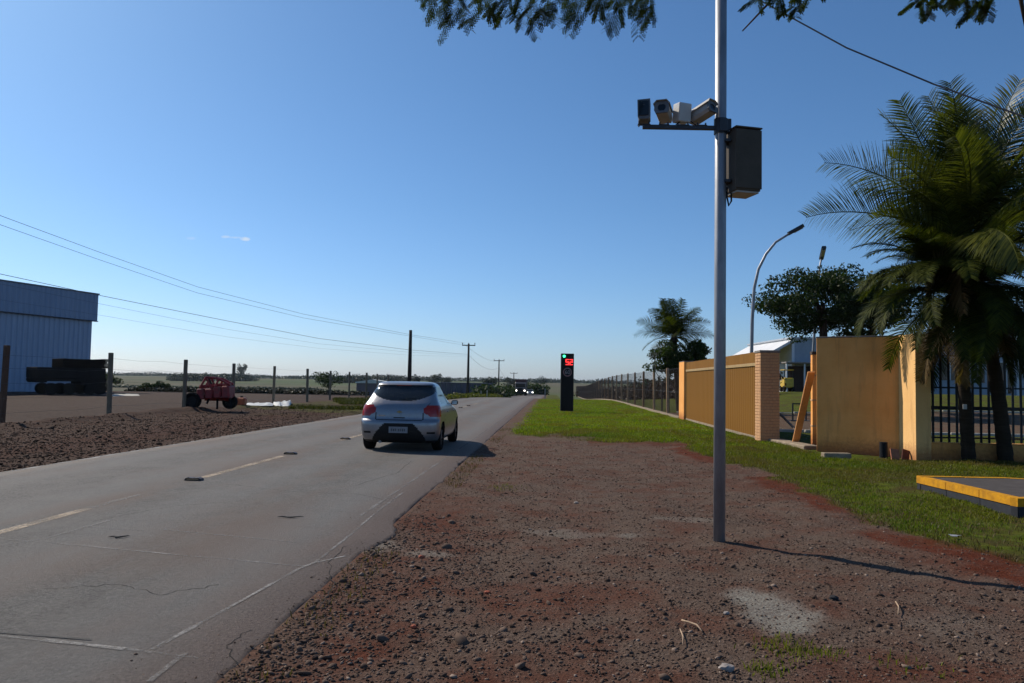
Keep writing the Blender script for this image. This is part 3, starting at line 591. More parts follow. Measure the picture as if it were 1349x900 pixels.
def small_car(x, y, m, label):
    t = thing('oncoming_car', label, 'car', (x, y, float(terr(x, y))+.02), math.pi)
    mb = MB(); mb.prism([(-.85, .3), (.85, .3), (.87, .6), (.84, .92), (-.84, .92), (-.87, .6)], -2, 2); mb.build('body', m, t); 
    mb = MB(); mb.add([(-.78, -1.6, .92), (.78, -1.6, .92), (.78, 1.0, .92), (-.78, 1.0, .92), (-.6, -1.1, 1.43), (.6, -1.1, 1.43), (.6, .3, 1.43), (-.6, .3, 1.43)], [(0, 1, 5, 4), (1, 2, 6, 5), (3, 0, 4, 7), (4, 5, 6, 7)]); mb.build('cabin', m, t)
    mb = MB(); mb.add([(-.7, .96, .95), (.7, .96, .95), (.56, .36, 1.38), (-.56, .36, 1.38)], [(0, 1, 2, 3)]); o = mb.build('windscreen', M_glass, t); o.location = (0, .03, .01)
    MB().box((-.45, 1.98, .45), (.45, 2.03, .62)).build('grille', M_blackp, t)
    for s in (-1, 1):
        MB().box((s*.66-.17, 1.97, .58), (s*.66+.17, 2.03, .80), .02).build('headlight', M_lamp, t)
        for wy in (-1.25, 1.25): mb = MB(); mb.tube([(s*.66, wy, .31), (s*.86, wy, .31)], .31, 16); mb.build('wheel', M_tyre, t)
    return t
small_car(-5.35, 196, mat('white car paint', (.7, .7, .7), .3, sc=2), 'white oncoming car with bright headlights, right of the lorry')
# ------------------------------------------------------------------ speed display
M_case = mat('matt black steel case', (.008, .008, .009), .6, sc=10, bmp=.08, spec=.25); M_dig = mat('red led digits', (.5, .02, .02), .4, emit=((1, .03, .03), 2.6), bmp=0); M_digo = mat('unlit red face', (.03, .004, .004), .5)
M_green = mat('green led', (.02, .5, .2), .4, emit=((.05, 1, .35), 3.5), bmp=0); M_ring = mat('dull grey ring print', (.36, .35, .36), .6)
pb = gp(746.5, 542); k = 42.6/1029.
dt = thing('speed_display', 'tall black totem with green light and red speed figures on the grass', 'speed sign', (pb.x, pb.y, float(ground_z(pb.x, pb.y))-.05), math.radians(6))
MB().box((-.35, -.11, 0), (.35, .11, 3.2), .02).build('case', M_case, dt); MB().box((-.42, -.2, -.1), (.42, .2, .07), .02).build('footing', mat('concrete footing', (.22, .2, .18), .9), dt)
mb = MB(); mb.tube([(-.19, -.13, 3.05), (-.19, -.112, 3.05)], .072, 24); mb.build('green_lamp', M_green, dt)
def seg_digit(mb, x, z, w, h, on):
    e = .022; q = {'a': ((x, z+h), (x+w, z+h)), 'g': ((x, z+h/2), (x+w, z+h/2)), 'd': ((x, z), (x+w, z)), 'f': ((x, z+h/2), (x, z+h)), 'b': ((x+w, z+h/2), (x+w, z+h)), 'e': ((x, z), (x, z+h/2)), 'c': ((x+w, z), (x+w, z+h/2))}
    for s in on:
        (x0, z0), (x1, z1) = q[s]
        mb.box((min(x0, x1)-e, -.122, min(z0, z1)-e), (max(x0, x1)+e, -.113, max(z0, z1)+e))
mb = MB(); seg_digit(mb, -.08, 2.60, .13, .27, 'acdfg'); seg_digit(mb, .13, 2.60, .13, .27, 'abdeg'); mb.build('speed_figures', M_dig, dt)
MB().box((-.13, -.1125, 2.55), (.31, -.109, 2.92)).build('figure_panel', M_digo, dt)
def ring(mb, cx, cz, r0_, r1_, y0, y1, n=36):
    V = []; 
    for k in range(n):
        a = 2*math.pi*k/n
        for r in (r0_, r1_):
            for y in (y0, y1): V.append((cx+r*math.cos(a), y, cz+r*math.sin(a)))
    Fs = []
    for k in range(n):
        a = k*4; b = ((k+1) % n)*4; Fs += [(a, b, b+2, a+2), (a+1, a+3, b+3, b+1), (a, a+1, b+1, b), (a+2, b+2, b+3, a+3)]
    mb.add(V, Fs)
mb = MB(); ring(mb, 0.0, 2.19, .19, .235, -.118, -.108); o = mb.build('limit_ring', mat('faded red ring', (.40, .22, .22), .6), dt)
def text_mesh(name, body, size, m, parent, loc, ext=.003, rot=None, align='CENTER'):
    cu = bpy.data.curves.new(name, 'FONT'); cu.body = body; cu.size = size; cu.align_x = align; cu.extrude = ext
    tm = bpy.data.objects.new('tmp', cu); me = bpy.data.meshes.new_from_object(tm); bpy.data.objects.remove(tm); me.materials.clear()
    for v in me.vertices: v.co = Vector((loc[0]+v.co.x, loc[1]-v.co.z, loc[2]+v.co.y))
    return link_mesh(name, me, m, parent)
text_mesh('limit_figures', '60', .30, M_ring, dt, (0.0, -.113, 2.085))
# ------------------------------------------------------------------ camera pole in the foreground
M_galv = mat('galvanised steel', (.33, .34, .36), .5, .45, var=.3, sc=9, bmp=.05, stretch=(1, 1, .3)); M_dst = mat('dark steel bracket', (.06, .062, .07), .5, .5, sc=20)
M_hous = mat('beige camera housing', (.42, .39, .34), .5, sc=14, var=.15); M_shade = mat('grey camera shroud', (.16, .16, .165), .5, sc=14); M_cab = mat('dark grey enclosure', (.095, .078, .06), .6, spec=.15, sc=5, bmp=.05); M_len = mat('black lens', (.006, .006, .008), .08, bmp=0)
p0 = gp(947.5, 714); dp = 7.52
pole = thing('camera_pole', 'galvanised round steel pole rising from the gravel, carrying traffic cameras', 'pole', (p0.x, p0.y, float(ground_z(p0.x, p0.y))), yaw)
mb = MB(); mb.tube([(0, 0, -.1), (0, 0, 2.4), (0, 0, 7.2)], [.056, .056, .055], 28); mb.build('shaft', M_galv, pole, True)
def zline(px, py, p):      # height at which the ray through a pixel meets the upright through p
    v = ray(px, py); return EYE.z+v.z*math.hypot(p.x, p.y)/math.hypot(v.x, v.y)
za = zline(950, 169, p0)-pole.location.z
mb = MB(); mb.box((-.775, -.02, za-.02), (-.05, .02, za+.02), .003); mb.build('cross_arm', M_dst, pole)
mb = MB(); mb.tube([(0, 0, za-.06), (0, 0, za+.09)], .066, 24); mb.box((-.03, -.075, za-.05), (.05, -.05, za+.08), .004); mb.box((.05, -.03, za-.05), (.1, .03, za+.09), .004); mb.build('clamp', M_dst, pole)
def on_pole(name, label, cat, x): 
    o = thing(name, label, cat, (0, 0, 0)); o.matrix_world = Matrix.Translation(pole.location) @ Matrix.Rotation(yaw, 4, 'Z') @ Matrix.Translation((x, 0, za+.0)); o.location = o.matrix_world.translation; o.rotation_euler = (0, 0, yaw); return o
def bracket(t, h=.06, w=.05):
    for s in (-1, 1): MB().box((s*w-.006, -.012, .0), (s*w+.006, .012, h), .002).build('bracket_leg', M_dst, t)
    MB().box((-w-.012, -.024, .018), (w+.012, .024, .026), .002).build('bracket_base', M_dst, t)
# housings: local -y faces the camera viewpoint
t = on_pole('infrared_lamp', 'dark square lamp housing at the outer end of the arm', 'lamp', -.762); bracket(t, .06)
M = Matrix.Translation((.0, 0, .15)) @ Matrix.Diagonal((1, 1, 1.25, 1)) @ Matrix.Rotation(math.radians(-12), 4, 'Z'); MB().prism([(-.058, -.055), (-.045, -.075), (.045, -.075), (.062, -.06), (.062, .085), (-.062, .08)], -.08, .08, M).build('housing', M_shade, t)
MB().box((-.05, -.086, -.05), (.05, -.081, .07), .003, M).build('lens_panel', M_len, t)
def cctv(name, label, x, yawd, pit, rl=0):
    t = on_pole(name, label, 'camera', x); bracket(t, .05, .04)
    M = Matrix.Translation((0, 0, .14)) @ Matrix.Rotation(math.radians(yawd), 4, 'Z') @ Matrix.Rotation(math.radians(pit), 4, 'X') @ Matrix.Diagonal((.88, .74, .88, 1))
    hexa = [(a_*1.2, b_*1.2) for a_, b_ in [(-.052, -.05), (.052, -.05), (.066, -.02), (.062, .035), (.04, .056), (-.04, .056), (-.062, .035), (-.066, -.02)]]
    MB().prism(hexa, -.17, .17, M).build('housing', M_hous, t)
    fr = MB(); V = []
    n = 8; out = [(x*1.06, z*1.06) for x, z in hexa]; inn = [(.046*math.cos(a_), .046*math.sin(a_)) for a_ in (-2.2, -.94, -.3, .35, .95, 2.2, 2.8, 3.44)]
    for (a, b), (c, d) in zip(out, inn): V += [M @ Vector((a, -.19, b)), M @ Vector((a, -.165, b)), M @ Vector((c, -.186, d)), M @ Vector((c, -.17, d))]
    Fs = []
    for k in range(n): a = 4*k; b = 4*((k+1) % n); Fs += [(a, b, b+1, a+1), (a, a+2, b+2, b), (a+2, a+3, b+3, b+2)]
    fr.add(V, Fs); fr.build('front_bezel', M_shade, t)
    MB().prism(inn, -.182, -.171, M).build('window', M_len, t)
    MB().prism([(a_*1.2, b_*1.2) for a_, b_ in [(-.072, .03), (-.045, .064), (.045, .064), (.072, .03), (.078, .034), (.048, .070), (-.048, .070), (-.078, .034)]], -.215, .14, M).build('sunshield', M_hous, t)
    mb = MB(); mb.tube([M @ Vector((.03, .15, -.03)), M @ Vector((.03, .19, -.09)), Vector((.05, .03, .01))], .006, 6); mb.build('cable', M_blackp, t); return t
cctv('surveillance_camera', 'beige camera housing second from the outer end of the arm, black round lens', -.565, -20, -6)
t = on_pole('radar_sensor', 'plain pale box sensor between the two camera housings', 'sensor', -.375); bracket(t, .06)
M = Matrix.Translation((-.01, 0, .13)) @ Matrix.Rotation(math.radians(22), 4, 'Z') @ Matrix.Rotation(math.radians(6), 4, 'X'); MB().box((-.072, -.06, -.08), (.072, .06, .105), .008, M).build('housing', mat('pale sensor case', (.55, .54, .52), .45, sc=8, var=.1), t)
MB().box((-.04, -.058, -.055), (.04, -.0555, .06), .0, M).build('cover_plate', M_shade, t)
cctv('surveillance_camera', 'beige camera housing nearest the pole, tilted with its long side catching light', -.19, 40, -16)
# loop of cable on the arm
mb = MB(); P = [Vector((-.45+.2*u, -.02, za+.02+.05*math.sin(u*math.pi))) for u in np.linspace(0, 1, 12)]; mb.tube(P, .005, 6); mb.build('cable_loop', M_blackp, pole)
zb = zline(985, 256, p0)-pole.location.z; zt = zline(985, 168, p0)-pole.location.z
cb = thing('equipment_cabinet', 'dark grey metal cabinet strapped to the right side of the pole', 'cabinet', pole.location+Vector((0, 0, 0)), yaw)
M = Matrix.Translation((.215, .03, 0)) @ Matrix.Rotation(math.radians(14), 4, 'Z')
MB().box((-.135, -.13, zb+.03), (.135, .13, zt-.02), .006, M).build('box', M_cab, cb); MB().box((-.142, -.142, zb+.05), (.142, -.131, zt-.03), .003, M).build('door', M_cab, cb)
MB().box((-.145, -.15, zt-.019), (.145, .14, zt-.004), .003, M).build('rain_hood', M_cab, cb); MB().box((-.120, -.12, zb+.012), (.120, .12, zb+.0295), 0, M).build('gland_plate', M_hous, cb)
for z in (zb+.12, zt-.14): MB().box((.03, -.07, z), (.085, .07, z+.03), .003).build('strap', M_dst, cb)
mb = MB(); mb.tube([(.10, -.02, zb+.02), (.10, -.03, zb-.06), (.075, -.03, zb-.11), (.06, -.02, zb-.02), (.062, -.01, zb+.08)], .009, 8); mb.build('conduit', M_blackp, cb)
# ------------------------------------------------------------------ gate and its pillars along the verge
def wall_mat(name, a, b):      # render with rain streaks and red soil splashed along the foot
    m, nt, bs = new_mat(name); n = noise(nt, 1.4, 5, .6); st = noise(nt, 3, 5, .7, stretch=(2.2, 2.2, .22)); f = noise(nt, 12, 5, .7)
    c = mixc(nt, ramp(nt, n, .35, .65), b, a); c = mixc(nt, ramp(nt, st, .52, .72, 0, .38), c, (.30, .15, .07)); c = mixc(nt, ramp(nt, f, .62, .72, 0, .25), c, (.45, .25, .12))
    tc = nt.nodes.new('ShaderNodeTexCoord'); sp = nt.nodes.new('ShaderNodeSeparateXYZ'); nt.links.new(tc.outputs['Object'], sp.inputs[0])
    z = mth(nt, 'ADD', sp.outputs[2], mth(nt, 'MULTIPLY', f, -.5)); c = mixc(nt, ramp(nt, z, .22, -.12, 0, .75), c, (.24, .075, .035))
    nt.links.new(c, bs.inputs['Base Color']); bs.inputs['Roughness'].default_value = .95; bs.inputs['Specular IOR Level'].default_value = .1; bump(nt, bs, noise(nt, 14, 4), .4, .012); return m
M_ochre = mat('ochre painted steel', (.215, .095, .008), .75, spec=.15, sc=3, var=.18, bmp=.05, stretch=(1, 1, .2)); M_wall = wall_mat('peach ochre render', (.88, .43, .14), (.78, .35, .10)); M_cap = mat('grey cap', (.24, .22, .20), .9, sc=8)
M_brk = mat('pale orange brick', (.58, .36, .19), .9, sc=18, var=.3, spec=.1, c2=(.50, .27, .14)); M_mort = mat('mortar', (.42, .27, .16), .95, sc=20); M_conc = mat('rough concrete', (.34, .27, .19), .95, sc=5, var=.4, bmp=.6, bd=.02); M_wood = mat('raw timber', (.40, .25, .13), .8, sc=5, var=.4, stretch=(8, 8, .6)); M_woodd = mat('weathered grey timber', (.17, .135, .105), .9, sc=5, var=.45, stretch=(8, 8, .6), bmp=.5)
GX = 5.83
g = thing('sliding_gate', 'long ochre yellow solid metal gate with a cream top rail', 'gate', (GX, 0, 0)); yA, yB = 22.6, 34.2
nr = 46; dy = (yB-yA)/nr
rib = None
for i in range(nr):
    y = yA+i*dy
    if rib is None:
        mb = MB(); mb.prism([(0, 0)], 0, 0) if False else None
        q = [(0, 0), (0, dy*.44), (.012, dy*.56), (.012, dy*.88), (0, dy)]; V = []; 
        for x_, y_ in q: V += [(x_, y_, .10), (x_, y_, 2.1)]
        for x_, y_ in q: V += [(x_+.01, y_, .10), (x_+.01, y_, 2.1)]
        Fs = [(2*j, 2*j+2, 2*j+3, 2*j+1) for j in range(4)]+[(10+2*j, 11+2*j, 13+2*j, 12+2*j) for j in range(4)]+[(0, 1, 11, 10), (8, 18, 19, 9)]
        mb.add(V, Fs); rib = mb.build('panel_rib', M_ochre, g); rib.location = (0, y, 0)
    else: c = rib.copy(); COL.objects.link(c); c.location = (0, y, 0)
MB().box((-.03, yA, 2.1), (.06, yB, 2.19), .004).build('top_rail', mat('cream painted rail', (.42, .27, .09), .5, sc=4), g)
MB().box((-.005, yA, 2.192), (.04, yB, 2.50), .004).build('header_panel', M_ochre, g); MB().box((-.02, yA, .02), (.05, yB, .098), .004).build('bottom_rail', M_conc, g)
def gzf(x, y): return float(ground_z(x, y))
def pillar(x0, x1, y0, y1, h, name, label, brick=False, m=None):
    t = thing(name, label, 'pillar', ((x0+x1)/2, (y0+y1)/2, gzf(x0, y0)-.08)); a, b = (x1-x0)/2, (y1-y0)/2
    if brick:
        MB().box((-a+.012, -b+.012, 0), (a-.012, b-.012, h), 0).build('mortar_core', M_mort, t); mb = MB(); nz = int(h/.082)
        for k in range(nz):
            z = k*.082
            for s in range(2):
                nb = 2
                for j in range(nb):
                    w_ = 2*a/nb; o_ = (w_/2 if k % 2 else 0)
                    xa = -a+j*w_+(.0 if j == 0 else .005)+(o_*.5 if j else 0); xb = -a+(j+1)*w_-(.005 if j < nb-1 else 0)+(o_*.5 if j < nb-1 else 0)
                    ya, yb = (-b-.0, -b+.09) if s == 0 else (b-.09, b)
                    mb.box((xa, ya-random.uniform(0, .004), z+.006), (xb, yb, z+.076), .004)
                mb.box(((-a if s == 0 else a-.09)-random.uniform(0, .004)*(s == 0), -b+.095, z+.006), ((-a+.09 if s == 0 else a), -.006, z+.076), .004)
                mb.box(((-a if s == 0 else a-.09)-random.uniform(0, .004)*(s == 0), .004, z+.006), ((-a+.09 if s == 0 else a), b-.095, z+.076), .004)
        o = mb.build('brickwork', M_brk, t); o['kind'] = 'stuff'; h = nz*.082
        MB().box((-a-.02, -b-.02, h), (a+.02, b+.02, h+.07), .01).build('cap', M_cap, t)
    else:
        MB().box((-a, -b, 0), (a, b, h), .008).build('shaft', m or M_wall, t); MB().box((-a-.008, -b-.008, h+.001), (a+.008, b+.008, h+.03), .006).build('cap', M_cap, t)
    return t
pillar(5.74, 6.25, 34.3, 35.6, 2.62, 'gate_pillar', 'smooth peach pillar at the far end of the ochre gate')
pillar(5.74, 6.26, 21.85, 22.42, 2.58, 'brick_pillar', 'pale orange brick pillar at the near end of the ochre gate', True)
# behind it: ochre post, stub gate frame and loose timber
t = thing('gate_guide_post', 'ochre rounded steel post standing right of the brick pillar', 'post', (6.42, 22.9, 0)); mb = MB(); mb.tube([(0, 0, 0), (0, 0, 2.30)], .07, 14); mb.build('post', M_ochre, t); mb = MB(); mb.tube([(0, -.09, 2.36), (0, .09, 2.36)], .10, 16); mb.build('roller', M_ochre, t)
def plank(name, A, B, w_, th, m, label, cat, nrm=Vector((0, -1, 0))):
    A = Vector(A); B = Vector(B); d = (B-A); L = d.length; d.normalize(); s = d.cross(nrm).normalized(); n_ = s.cross(d); M = Matrix((( s.x, n_.x, d.x, A.x), (s.y, n_.y, d.y, A.y), (s.z, n_.z, d.z, A.z), (0, 0, 0, 1)))
    return tag(MB().box((-w_/2, -th/2, 0), (w_/2, th/2, L), .004, M).build(name, m), label, cat)
plank('leaning_board', gp(1047, 586)+Vector((0, 0, -.02)), at(1069, 490, 19.0), .17, .05, mat('orange timber board', (.60, .29, .11), .8, sc=6, var=.2), 'long orange board leaning against the thin post in the gap', 'board')
plank('leaning_board', at(1027, 545, 22.2), at(1052, 570, 20.5), .06, .04, M_woodd, 'dark thin brace slanting down behind the long leaning board', 'board')
t = thing('wall_post', 'slim peach post between leaning board and tall wall', 'post', gp(1073, 588)); MB().box((-.07, -.07, -.1), (.07, .07, 2.36), .006).build('shaft', M_wall, t); MB().box((-.085, -.085, 2.361), (.085, .085, 2.44), .006).build('cap', mat('dark cap', (.08, .06, .05), .8), t)
for z in (.5, 1.16, 1.8): MB().box((-.078, -.078, z), (.078, .078, z+.05), .004).build('band', M_brk, t)
a = gp(1003, 580); b = gp(1062, 592); d = (b-a); mb = MB(); M = Matrix.Translation((a.x, a.y, gzf(a.x, a.y))) @ Matrix.Rotation(math.atan2(d.y, d.x), 4, 'Z'); mb.box((0, -.05, -.08), (d.length, .35, .10), .02, M); tag(mb.build('threshold_strip', M_conc), 'pale rough concrete threshold across the gap by the brick pillar', 'threshold')
# tall wall, end pillar, low wall with railings
wl = gp(1076, 594.2); wr = gp(1185, 600.8); ex = gp(1207, 605.8); dw = wr-wl; wlen = math.hypot(dw.x, dw.y)
t = thing('garden_wall', 'tall plain peach wall in shade with a sunlit left edge', 'wall', (wl.x, wl.y, -.1), math.atan2(dw.y, dw.x))
MB().box((0, 0, 0), (wlen-.003, .18, 2.80), .006).build('wall_panel', M_wall, t); MB().box((-.01, -.01, 2.802), (wlen-.01, .19, 2.83), .004).build('coping', M_cap, t)
t = thing('wall_end_pillar', 'wide peach end pillar with its left face in full sun', 'pillar', (ex.x, ex.y, -.1)); Rb = Vector((wr.x-ex.x, wr.y-ex.y, 0)); mb = MB()
pc_ = [Vector((0, 0, 0)), Vector((.32, 0, 0)), Rb+Vector((.42, .2, 0)), Rb+Vector((0, .2, 0)), Rb]
mb.add([(p.x, p.y, z) for z in (0, 2.82) for p in pc_], [(4, 3, 2, 1, 0), (5, 6, 7, 8, 9)]+[(k, (k+1) % 5, (k+1) % 5+5, k+5) for k in range(5)]); mb.build('shaft', wall_mat('sunlit ochre render', (.84, .52, .22), (.78, .46, .18)), t)  # paler copy of the wall render, sunlight put into its colour
FXY = (ex.x+.322, ex.y+.05)
lw = thing('low_wall', 'low dark peach wall carrying the black railings', 'wall', (FXY[0], FXY[1], -.1)); MB().box((0, 0, 0), (9, .16, .45), .006).build('base', M_wall, lw); MB().box((-.0, -.012, .4505), (9, .172, .475), .004).build('coping', M_wall, lw)
M_iron = mat('black painted iron', (.012, .013, .016), .5, .3, sc=30); fe = thing('railing', 'dark iron railing of upright bars along the low wall', 'railing', (FXY[0], FXY[1]+.08, .38))
bar = MB().box((-.024, -.012, 0), (.024, .012, 2.05), .003).build('bar', M_iron, fe)
nb = 52
for i in range(nb):
    c = bar if i == 0 else bar.copy()
    if i: COL.objects.link(c)
    c.location = (.10+i*.168, 0, 0)
for z, h in ((.08, .035), (.70, .075), (1.16, .035), (1.85, .035)): MB().box((0, .0125, z), (8.9, .035, z+h), .002).build('rail', M_iron, fe)
M_tile = mat('broken clay tile', (.42, .16, .09), .9, sc=12); M_dkb = mat('dark drain pipe', (.012, .013, .015), .6)
p = gp(1164, 603); t = MB(); t.tube([(p.x, p.y, -.05), (p.x, p.y, .34)], .085, 14); tag(t.build('pipe_stub', M_dkb), 'short black pipe stub standing against the foot of the wall', 'pipe')
p = gp(1181, 607); plank('clay_tile', (p.x-.05, p.y-.10, gzf(p.x, p.y)-.02), (p.x-.02, p.y+.06, .24), .18, .03, M_tile, 'reddish clay tile leaning at the base of the end pillar', 'tile')
p = gp(1194, 604); plank('clay_tile', (p.x-.05, p.y-.05, gzf(p.x, p.y)-.02), (p.x+.02, p.y+.05, .18), .16, .03, mat('dark clay tile', (.12, .05, .04), .9, sc=12), 'darker clay tile tucked between the reddish tile and pillar', 'tile')
p = gp(1086, 605); q = gp(1118, 603); M = Matrix.Translation((p.x, p.y, gzf(p.x, p.y)-.02)) @ Matrix.Rotation(.05, 4, 'Z'); tag(MB().box((0, 0, 0), (.58, .2, .16), .015, M).build('concrete_block', M_conc), 'weathered concrete block on the grass below the tall wall', 'block')
M_pap = mat('white litter', (.6, .6, .6), .8, sc=20); p = gp(1258, 709); mb = MB(); bmv = [(random.uniform(-.06, .06), random.uniform(-.05, .05), random.uniform(0, .03)) for _ in range(12)]
mb.add([(p.x+a_, p.y+b_, gzf(p.x, p.y)+.02+c_) for a_, b_, c_ in bmv], [(i, i+1, i+2) for i in range(10)]); tag(mb.build('paper_scrap', M_pap), 'crumpled white scrap of paper on the grass near the yellow kerb', 'litter')
# yellow edged slab
ky = [gp(1207, 627, .2), gp(1341, 657, .2), gp(1500, 651, .2), gp(1500, 638, .2), gp(1325, 629, .2)]
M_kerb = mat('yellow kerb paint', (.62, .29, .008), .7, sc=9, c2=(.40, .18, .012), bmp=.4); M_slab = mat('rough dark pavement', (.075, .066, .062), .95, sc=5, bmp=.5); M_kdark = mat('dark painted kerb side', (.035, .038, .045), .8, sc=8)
t = thing('pavement_slab', 'raised grey slab with bright yellow painted border on the lawn', 'pavement', (ky[0].x, ky[0].y, 0)); 
K = [p - Vector((ky[0].x, ky[0].y, 0)) for p in ky]; cen = sum(K, Vector())/5
ins = [p+(cen-p).normalized()*.10 for p in K]; mb = MB(); V = [(p.x, p.y, .194) for p in ins]+[(p.x, p.y, -.1) for p in ins]; n = 5
mb.add(V, [tuple(range(n))[::-1], ]+[(i, (i+1) % n, (i+1) % n+n, i+n) for i in range(n)]); mb.build('top', M_slab, t)
def kerb_run(A, B, name, z0, z1, m, w_, off=0):
    L = (B-A).length; k = max(1, int(round(L/.8))); d = (B-A)/L; nn = Vector((-d.y, d.x, 0)); 
    if nn.dot(cen-A) < 0: nn = -nn
    for i in range(k):
        a_ = A+d*(L*i/k+.006); b_ = A+d*(L*(i+1)/k-.006); mb = MB(); j = random.uniform(-.003, .003)
        mb.add([(p.x+o.x, p.y+o.y, z+j) for z in (z0, z1) for p, o in ((a_, nn*off), (b_, nn*off), (b_, nn*(off+w_)), (a_, nn*(off+w_)))], [(0, 1, 2, 3), (7, 6, 5, 4), (0, 4, 5, 1), (1, 5, 6, 2), (2, 6, 7, 3), (3, 7, 4, 0)]); mb.build(name, m, t)
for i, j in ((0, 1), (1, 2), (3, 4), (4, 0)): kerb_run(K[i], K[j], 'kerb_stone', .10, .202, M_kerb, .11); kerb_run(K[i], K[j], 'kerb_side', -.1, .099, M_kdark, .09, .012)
# ------------------------------------------------------------------ mesh fence beyond the gate
M_fpost = mat('pale concrete post', (.50, .33, .20), .9, sc=6, var=.25); M_fpd = mat('dark timber post', (.34, .20, .12), .9, sc=6, var=.3)
cf = thing('mesh_fence', 'long wire mesh fence on posts running away beyond the gate pillar', 'fence', (0, 0, 0))
yy = 40.3; post = None; FY = []
i = 0
while yy < 190:
    z = float(terr(GX, yy)); x = GX+.1
    o = MB().box((-.06, -.06, -.1), (.06, .06, 2.38), .01).build('post', M_fpost if i % 5 < 2 or i % 7 == 4 else M_fpd, cf) if i < 6 else FP[i % 6].copy()
    if i >= 6: COL.objects.link(o)
    else: FP = (FP if i else [])+[o]
    o.location = (x, yy, z); o.rotation_euler = (random.uniform(-.01, .01), random.uniform(-.01, .01), 0); FY.append((yy, z)); i += 1; yy += 5.25
fyy = np.array([35.7]+[a for a, b in FY])
def fz(y): return float(terr(GX, y))
V = []; Fs = []; sp = .15; hh = 2.25; r = .0024; nseg = int((FY[-1][0]-35.7)/sp)
for sgn in (1, -1):
    for k in range(-int(hh/sp), nseg):
        y0 = 35.7+k*sp; y1 = y0+hh; za_, zb_ = 0., hh
        if sgn < 0: za_, zb_ = hh, 0.
        if y0 < 35.7: f_ = (35.7-y0)/hh; za_ = za_+(zb_-za_)*f_; y0 = 35.7
        if y1 > FY[-1][0]: f_ = (FY[-1][0]-y0)/(y1-y0); zb_ = za_+(zb_-za_)*f_; y1 = FY[-1][0]
        rr = r*(1 if y0 < 90 else 1.6)
        b0 = len(V)
        for (y, z) in ((y0, za_+.06+fz(y0)), (y1, zb_+.06+fz(y1))):
            V += [(GX+.03+rr, y, z), (GX+.03-rr*.5, y, z+rr*.87), (GX+.03-rr*.5, y, z-rr*.87)]
        Fs += [(b0, b0+1, b0+4, b0+3), (b0+1, b0+2, b0+5, b0+4), (b0+2, b0, b0+3, b0+5)]
mb = MB(); mb.add(V, Fs); o = mb.build('wire_mesh', mat('rusty wire mesh', (.10, .075, .065), .7, .3), cf); o['kind'] = 'stuff'
mb = MB()
for z in (.08, 1.2, 2.3): mb.tube([(GX+.03, y, fz(y)+z) for y in fyy], .006, 5)
mb.build('tension_wire', M_dst, cf)
mb = MB(); M = Matrix.Identity(4)
P = [(y, fz(y)) for y in np.arange(35.7, 185, 3.0)]; V = []
for y, z in P: V += [(GX-.10, y, z-.1), (GX-.10, y, z+.09), (GX+.16, y, z+.09), (GX+.16, y, z-.1)]
mb.add(V, [(4*i+j, 4*i+4+j, 4*i+4+(j+1) % 4, 4*i+(j+1) % 4) for i in range(len(P)-1) for j in range(4)]); mb.build('concrete_footing', M_conc, cf)
# ------------------------------------------------------------------ wooden post fence on the left
wf = thing('wire_fence', 'squared timber posts strung with thin wires across the red dirt yard', 'fence', (0, 0, 0)); FP = []
LY = [-16.5/ray(x_, 505).x*ray(x_, 505).y for x_ in (-160, 7, 147, 240, 309, 362, 403, 436, 461, 481, 498, 512)]; hs_ = [2.4, 2.42, 2.36, 2.3, 2.3, 2.3, 2.25, 2.2, 2.2, 2.2, 2.2, 2.2]
M_wp = [mat('ruddy timber post', (.15, .085, .055), .9, sc=6, var=.4, stretch=(8, 8, .6), bmp=.5), mat('pale timber post', (.22, .18, .125), .9, sc=6, var=.35, stretch=(8, 8, .6), bmp=.5)]
for i, (y, h) in enumerate(zip(LY, hs_)):
    x = -16.5+(.12 if i % 3 == 0 else -.05); o = MB().box((-.07, -.07, -.15), (.07, .07, h-.02), .012).build('post', M_wp[1 if i in (2, 6) else (i*5 % 3 == 1)*1 or (0 if i < 3 else 1)], wf); o.location = (x, y, gzf(x, y)); o.rotation_euler = (random.uniform(-.02, .02), random.uniform(-.025, .025), random.uniform(-.3, .3))
for z in (.35, .8, 1.25, 1.7, 2.1):
    mb = MB(); P = []
    for a_, b_ in zip(LY[:-1], LY[1:]):
        for u in (0, .33, .66): y = a_+(b_-a_)*u; P.append((-16.42, y, gzf(-16.5, y)+z-.03*math.sin(u*math.pi)))
    mb.tube(P, .0032, 4); mb.build('wire', M_dst, wf)
